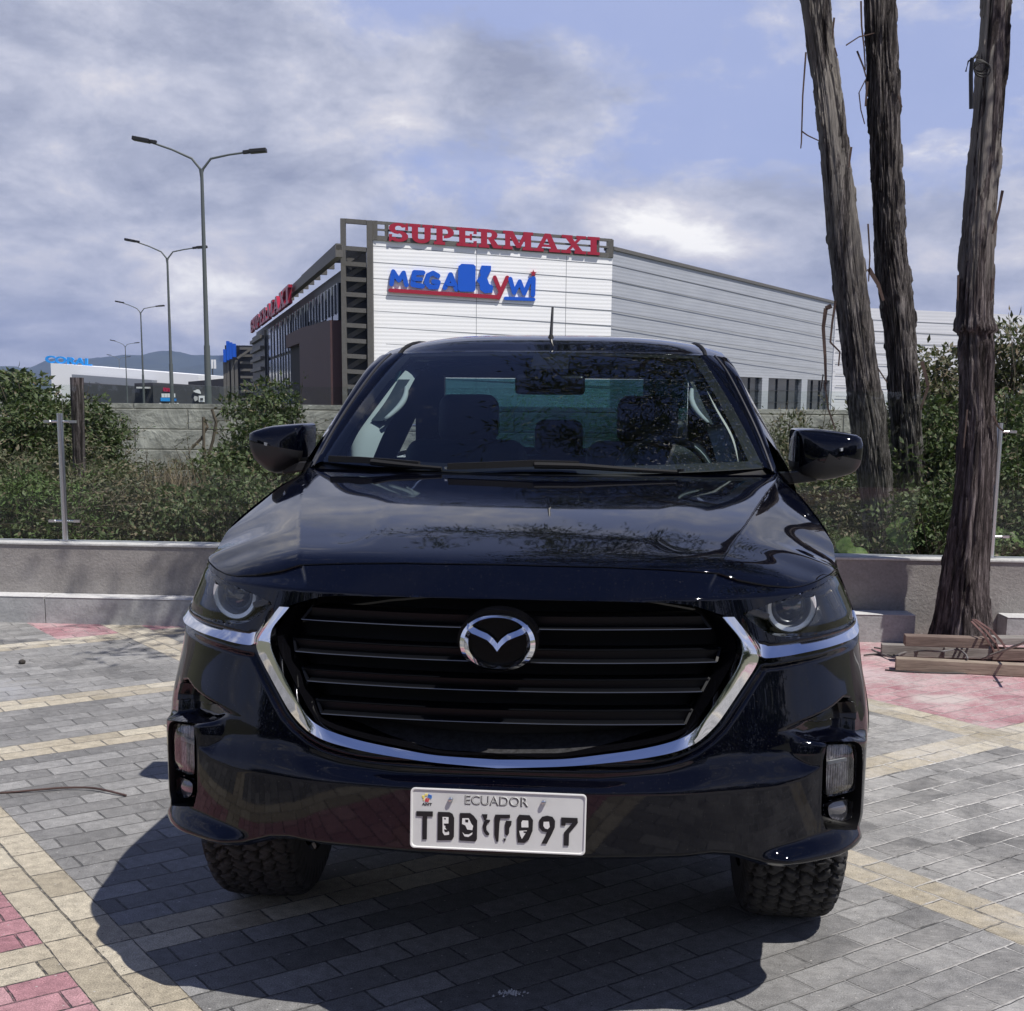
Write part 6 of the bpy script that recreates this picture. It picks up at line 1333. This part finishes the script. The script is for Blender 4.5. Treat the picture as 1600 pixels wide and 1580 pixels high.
# door mirrors
def door_mirror(px, armpx, ysplit, ind, cx_):
    P = [LT(u, v, 1.70) for u, v in px]; n = len(P); c = sum(P, Vector())/n
    Pd = [Vector((a_, 1.70, b_)) for a_, b_ in dense([(p.x, p.z) for p in P], it=1)]; n = len(Pd); rings = []
    for sc_, dy in ((1.0, .10), (1.0, -.01), (.99, -.045), (.96, -.075), (.90, -.095), (.72, -.110), (.36, -.118)): rings.append([Vector((c.x + (p.x-c.x)*sc_, 1.70+dy + .25*(abs(p.x)-.95)*0, c.z + (p.z-c.z)*sc_)) for p in Pd])
    V = [p for r_ in rings for p in r_] + [Vector((c.x, 1.70-.126, c.z))]; F = [(j*n+i, j*n+(i+1) % n, (j+1)*n+(i+1) % n, (j+1)*n+i) for j in range(len(rings)-1) for i in range(n)] + [((len(rings)-1)*n+i, (len(rings)-1)*n+(i+1) % n, len(V)-1) for i in range(n)]
    cap, low = [], []
    for f in F:
        m = sum((V[i] for i in f), Vector())/len(f); (cap if m.z > ysplit(m.x) else low).append(f)
    def sub(fs, nm, mat, par):
        u_ = sorted({i for f in fs for i in f}); mp = {a_: b_ for b_, a_ in enumerate(u_)}; return auto_smooth(link(nm, mesh_from(nm, [V[i] for i in u_], [tuple(mp[i] for i in f) for f in fs]), mat, par), 45)
    r = sub(low, 'door_mirror', M_mlow, truck); sub(cap, 'mirror_cap', M_P, r)
    MB().add(rings[0], [tuple(range(n))]).build('mirror_glass', M_chr, r)
    A = [LT(u, v, 1.62) for u, v in armpx]; B = [LT(u, v, 1.72) for u, v in armpx]; mb = MB(); mb.add(A + B, [(0, 1, 2, 3), (7, 6, 5, 4), (0, 4, 5, 1), (1, 5, 6, 2), (2, 6, 7, 3), (3, 7, 4, 0)]); mb.build('mirror_arm', M_mlow, r, bevel=.006)
    mb = MB(); I_ = [LT(u, v, y) for u, v, y in ind]; 
    for i in range(len(I_)-1): mb.bar(I_[i], I_[i+1], .010, .010)
    mb.build('indicator', M_ind, r)
M_mlow = plain('mirror lower shell', (.014, .014, .016), .42); M_ind = plain('indicator lens', (.45, .47, .50), .2, .5)
zl_ = lambda u, v: LT(u, v, 1.62).z
door_mirror([(396.5, 684), (398, 674), (427, 665), (470, 661.5), (481, 662), (484, 669), (483, 712), (476, 722), (442, 740), (425, 735), (405, 717), (398, 700)], [(438, 722), (490, 720), (497, 734), (442, 741)], lambda x: np.interp(x, [LT(397, 0, 1.62).x, LT(425, 0, 1.62).x, LT(455, 0, 1.62).x, LT(484, 0, 1.62).x], [zl_(0, 687), zl_(0, 694), zl_(0, 699), zl_(0, 735)]), [(395.5, 684, 1.66), (404, 690, 1.60), (418, 694.5, 1.58)], 0)
door_mirror([(1240, 672), (1246, 669.5), (1275, 670), (1311, 674), (1341, 680), (1345.5, 694), (1342, 724), (1331, 738), (1305, 746), (1276, 751), (1242, 740), (1237, 728), (1238, 690)], [(1214, 737), (1277, 734), (1277, 752), (1232, 757)], lambda x: np.interp(x, [LT(1238, 0, 1.62).x, LT(1262, 0, 1.62).x, LT(1290, 0, 1.62).x, LT(1345, 0, 1.62).x], [zl_(0, 735), zl_(0, 713), zl_(0, 706), zl_(0, 697)]), [(1312, 703, 1.58), (1328, 698.5, 1.61), (1346, 694.5, 1.67)], 0)
# aerial
ae = MB(); b0 = LT(860, 549, 2.06); b1 = LT(861, 524, 2.09); ae.tube([b0, b0.lerp(b1, .5), b1], [.022, .018, .008], 14); a_ = auto_smooth(ae.build('aerial_base', M_mat, rf), 50); MB().tube([b1, LT(863.5, 480, 2.13)], [.0065, .0045], 8).build('aerial_rod', M_blk, a_)
# number plate
def pz(x, y): return ((x-812)/3796*1.0, -(y-378-.039*(x-812))/3796)
PY0 = -.062
def pm(poly, y, dep=.0012):
    mb = MB(); mb.prism([pz(*p) for p in poly], lambda a_, b_, d: (a_, d, b_), y, y+dep); return mb
pc = Vector((.0065, PY0, .5735))
m_plate = plain('plate enamel', (.58, .585, .575), .32, var=.06, nsc=9, bump=.05, bsc=14); m_pw = plain('plate white', (.70, .70, .68), .35); m_pk = plain('plate black', (.008, .008, .010), .45); m_pg = plain('plate letter shade', (.045, .045, .045), .5)
mb = MB(); hw, hh, rr = .2035, .0715, .010; pts = []
for cx_, cz_, a0 in ((hw-rr, hh-rr, 0), (-hw+rr, hh-rr, 90), (-hw+rr, -hh+rr, 180), (hw-rr, -hh+rr, 270)): pts += [(cx_+rr*math.cos(R(a0+t)), cz_+rr*math.sin(R(a0+t))) for t in (0, 22.5, 45, 67.5, 90)]
mb.prism(pts, lambda a_, b_, d: (a_, d, b_), 0, .0022); plate = mb.build('number_plate', m_plate, truck); plate.location = pc; plate.rotation_euler = (R(-3), R(.45), 0)
mb = MB(); n = len(pts); rg = []
for k_, d in ((1.0, .0005), (1.0, -.0025), (.993, -.003), (.982, -.0028), (.976, .0002)): rg.append([(x*k_ if True else x, d, z*(1-(1-k_)*2.6)) for x, z in pts])
mb.add([p for r_ in rg for p in r_], [(j*n+i, j*n+(i+1) % n, (j+1)*n+(i+1) % n, (j+1)*n+i) for j in range(4) for i in range(n)]); auto_smooth(mb.build('raised_rim', m_pw, plate), 60)
BLK = [[(92,290),(238,292),(238,338),(188,336),(188,545),(148,545),(148,335),(92,333)],
       [(283,295),(385,298),(412,312),(428,350),(428,520),(408,550),(283,552)],
       [(478,305),(568,305),(600,330),(632,372),(632,540),(618,560),(478,552)],
       [(670,315),(720,315),(718,348),(700,372),(690,365),(684,345)], [(690,385),(708,362),(745,366),(743,382),(722,398),(713,430),(716,458),(740,488),(738,503),(712,502),(690,470),(680,425)],
       [(790,318),(918,318),(921,345),(885,352),(835,350),(828,400),(822,560),(802,560),(785,500),(783,345)], [(885,372),(935,374),(932,410),(915,436),(914,485),(897,508),(880,494),(876,410)], [(864,532),(889,532),(880,562)],
       [(1000,318),(1090,322),(1122,366),(1120,462),(1090,540),(1052,570),(992,568),(984,500),(982,345)],
       [(1200,335),(1245,325),(1292,336),(1315,372),(1314,430),(1292,484),(1247,577),(1200,575),(1240,492),(1245,472),(1205,466),(1178,432),(1175,368)],
       [(1368,340),(1510,345),(1514,388),(1440,482),(1440,592),(1395,592),(1395,476),(1465,390),(1408,388),(1405,414),(1368,412)]]
WHT = [[(325,340),(378,342),(378,398),(352,408),(350,440),(385,478),(385,500),(345,505),(328,480)], [(500,352),(556,350),(580,400),(597,420),(590,458),(545,452),(528,415),(498,402)], [(503,478),(522,496),(560,497),(592,478),(588,498),(555,520),(522,514)],
       [(1030,368),(1080,370),(1083,430),(1022,430),(1020,385)], [(1003,462),(1072,458),(1056,488),(1028,535),(1012,500)], [(1215,380),(1262,378),(1270,425),(1252,446),(1228,438),(1213,415)]]
DOT = [[(338,350),(356,352),(354,362),(340,360)], [(336,400),(372,398),(370,420),(344,418)], [(340,452),(372,455),(375,475),(348,476)], [(526,362),(554,364),(552,388),(528,386)], [(1040,466),(1070,464),(1060,480),(1044,478)]]
def plate_shapes(L, y, name, mat):
    mb = MB()
    for pl in L: MB().prism([pz(*p) for p in pl], lambda a_, b_, d: (a_, d, b_), y, y+.0012).build(name, mat, plate)
plate_shapes(BLK, -.0022, 'plate_character', m_pk); plate_shapes(WHT, -.0026, 'plate_inlay', m_pw); plate_shapes(DOT, -.0030, 'plate_mark', m_pk)
def ptext(txt, x, y, hz, wz, mat, name, dep=.0004, off=0.):
    me = text_mesh(txt, 1., dep*30, off, 1.0); c_ = np.empty(len(me.vertices)*3, np.float32); me.vertices.foreach_get('co', c_); c_ = c_.reshape(-1, 3); mn = c_.min(0); mxx = c_.max(0); ctr = (mn+mxx)/2; X_, Z_ = pz(x, y)
    c_ = (c_-ctr); c_[:, 0] *= wz/3796/(mxx[0]-mn[0]); c_[:, 1] *= hz/3796/(mxx[1]-mn[1]); c_[:, 2] *= dep/max(1e-6, (mxx[2]-mn[2]))
    v = np.stack([c_[:, 0]+X_, -.0006 - c_[:, 2], c_[:, 1]+Z_], -1); me.vertices.foreach_set('co', v.astype(np.float32).ravel()); me.update(); return link(name, me, mat, plate)
ptext('ECUADOR', 797, 198, 84, 556, m_pg, 'country_name', .0006, .012); ptext('ECUADOR', 799.5, 194.5, 76, 548, m_pw, 'country_relief', .0012, -.03); ptext('ANT', 184, 228, 24, 90, m_pk, 'agency_letters', .0006, .02)  # dark copy behind paints the edge shade of the unpainted embossed letters
for pl, col in (([(140,150),(165,150),(160,175),(145,172)], (.75, .62, .12)), ([(165,135),(192,132),(188,150),(168,152)], (.8, .68, .2)), ([(195,138),(228,150),(226,162),(196,150)], (.03, .12, .42)), ([(192,152),(228,166),(222,180),(190,166)], (.04, .18, .5)), ([(172,175),(188,172),(182,205),(166,205)], (.55, .05, .06)), ([(190,180),(206,178),(198,208),(184,208)], (.6, .08, .07)), ([(150,178),(168,178),(160,196),(152,194)], (.8, .7, .25))):
    plate_shapes([pl], -.0012, 'agency_mark', plain('plate print', col, .5))
for x, y in ((396, 182), (1212, 205)):
    X_, Z_ = pz(x, y); mb = MB(); lathe(mb, (X_, -.0035, Z_), (0, -1, 0), [(.0055, -.003), (.0055, .004), (.0035, .0055), (.0005, .0056)], 14); auto_smooth(mb.build('plate_screw', M_sil, plate), 40)
# underbody
mb = MB(); mb.hexa([(-.55, .14, .47), (.55, .14, .47), (.50, .75, .33), (-.50, .75, .33), (-.58, .12, .50), (.58, .12, .50), (.52, .78, .37), (-.52, .78, .37)]); mb.build('skid_plate', plain('dull skid plate', (.08, .08, .085), .55, .4, var=.4, nsc=14), truck, bevel=.01)
mb = MB(); mb.box(-.62, .62, .20, 1.30, .50, .95); mb.box(-.75, .75, 1.35, 3.2, .42, .60); mb.box(-.42, -.34, .3, 5.0, .42, .55); mb.box(.34, .42, .3, 5.0, .42, .55); mb.box(-.84, .84, 3.3, 5.1, .50, .60); mb.tube([(-.70, 4.055, .39), (.70, 4.055, .39)], .05, 10); mb.tube([(0, 4.055, .26), (0, 4.055, .52)], [.12, .12], 12); mb.tube([(-.6, .93, .39), (.6, .93, .39)], .035, 8); mb.build('chassis', plain('chassis black', (.01, .01, .01), .8), truck)
for sg in (-1, 1):
    mb = MB(); mb.tube([(sg*.35, .80, .42), (sg*.66, .90, .34)], .030, 8); mb.tube([(sg*.35, 1.05, .42), (sg*.66, .95, .34)], .028, 8); mb.tube([(sg*.55, .93, .38), (sg*.50, .95, .80)], .045, 10); mb.build('suspension', plain('suspension', (.006, .006, .006), .9, spec=.1), truck, smooth=True)
# wheels with an all terrain tread
def tyre_mesh():
    Rr, W = .392, .272; nu, nw = 720, 92; rng = np.random.default_rng(4)
    prof = [(-.136, .250), (-.142, .300), (-.138, .345), (-.128, .372), (-.112, .385), (-.08, .3905), (0, .392), (.08, .3905), (.112, .385), (.128, .372), (.138, .345), (.142, .300), (.136, .250)]
    P = np.array(prof); d = np.r_[0, np.cumsum(np.hypot(np.diff(P[:, 0]), np.diff(P[:, 1])))]; t = np.linspace(0, d[-1], nw); pw = np.interp(t, d, P[:, 0]); pr = np.interp(t, d, P[:, 1])
    for _ in range(2): pw[1:-1] = (pw[:-2]+2*pw[1:-1]+pw[2:])/4; pr[1:-1] = (pr[:-2]+2*pr[1:-1]+pr[2:])/4
    arc = t - t[nw//2]; C = 2*math.pi*Rr; U = np.linspace(0, C, nu, endpoint=False); UU, AA = np.meshgrid(U, arc, indexing='ij')
    m = 52; du = C/m; rowsw = [-.150, -.108, -.066, -.022, .022, .066, .108, .150]; sd_ = []
    for r_, aw in enumerate(rowsw):
        for k_ in range(m):
            if r_ in (0, 7) and k_ % 2: continue
            sd_.append(((k_ + .5*(r_ % 2) + rng.uniform(-.17, .17))*du, aw + rng.uniform(-.008, .008)))
    sd_ = np.array(sd_); wu = UU + .010*np.sin(AA*95 + UU*9) + .004*np.sin(UU*2*math.pi/du*1.0 + AA*60); wa = AA + .006*np.sin(UU*2*math.pi/du*2 + AA*30)
    f1 = np.full(UU.shape, 9.); f2 = np.full(UU.shape, 9.)
    for su, sa in sd_:
        a_ = np.abs(wu-su) % C; a_ = np.minimum(a_, C-a_); b_ = wa-sa; near = (a_ < .12); dd_ = np.where(near, np.hypot(a_*.92, b_*1.05), 9.); f2 = np.where(dd_ < f1, f1, np.minimum(f2, dd_)); f1 = np.minimum(f1, dd_)
    g_ = smooth01((f2-f1-.0065)/.0035); sip = smooth01((np.abs(((UU*1.0+AA*.5) % (du/2.2)) - du/4.4) - .0012)/.0012); tread = smooth01((.160-np.abs(AA))/.012); h_ = (g_-1)*.019*tread + (sip-1)*.0018*tread*g_
    lug = smooth01((.005-np.abs(np.abs(AA)-.185)+.02)/.012)*(np.sin(UU*2*math.pi/du) > .1)*.0025; h_ = h_ + lug
    ang = UU/Rr; dn = np.gradient(pr, t); dw = np.gradient(pw, t); nr_ = dw[None]; nwv = -dn[None]; rad = pr[None] + h_*nr_; xx = pw[None] + h_*nwv
    V = np.stack([xx, rad*np.sin(ang), rad*np.cos(ang)], -1); zz_ = V[..., 2]; V[..., 2] = zz_; I = np.arange(nu*nw).reshape(nu, nw); J = np.roll(I, -1, 0); F = np.stack([I[:, :-1], I[:, 1:], J[:, 1:], J[:, :-1]], -1).reshape(-1, 4); me = mesh_from('tyre', V.reshape(-1, 3), F, True); at_ = me.color_attributes.new('tread_tone', 'FLOAT_COLOR', 'POINT'); gv = np.where(tread > .5, g_*(.55+.45*sip), .5).ravel(); at_.data.foreach_set('color', np.repeat(gv[:, None], 4, 1).astype(np.float32).ravel()); return me
tm = tyre_mesh(); mb = MB(); lathe(mb, (0, 0, 0), (1, 0, 0), [(.252, -.13), (.235, -.12), (.225, -.05), (.225, .09), (.235, .12), (.252, .13)], 48); lathe(mb, (0, 0, 0), (1, 0, 0), [(.225, .09), (.10, .075), (.09, .10), (.001, .10)], 48)
for k_ in range(6): a_ = k_*math.pi/3; mb.bar((.10, .05*math.cos(a_), .05*math.sin(a_)), (.118, .232*math.cos(a_), .232*math.sin(a_)), .06, .03)
rimm = mesh_from('rim', mb.v, mb.f, False)
for i, (x, y) in enumerate(((.785, .93), (-.785, .93), (.785, 4.055), (-.785, 4.055))):
    t_ = link('wheel', tm, M_rub, truck); t_.location = (x, y, .389); t_.rotation_euler = (i*.7, 0, 0 if x > 0 else math.pi); r_ = link('rim', rimm, M_gloss, t_)
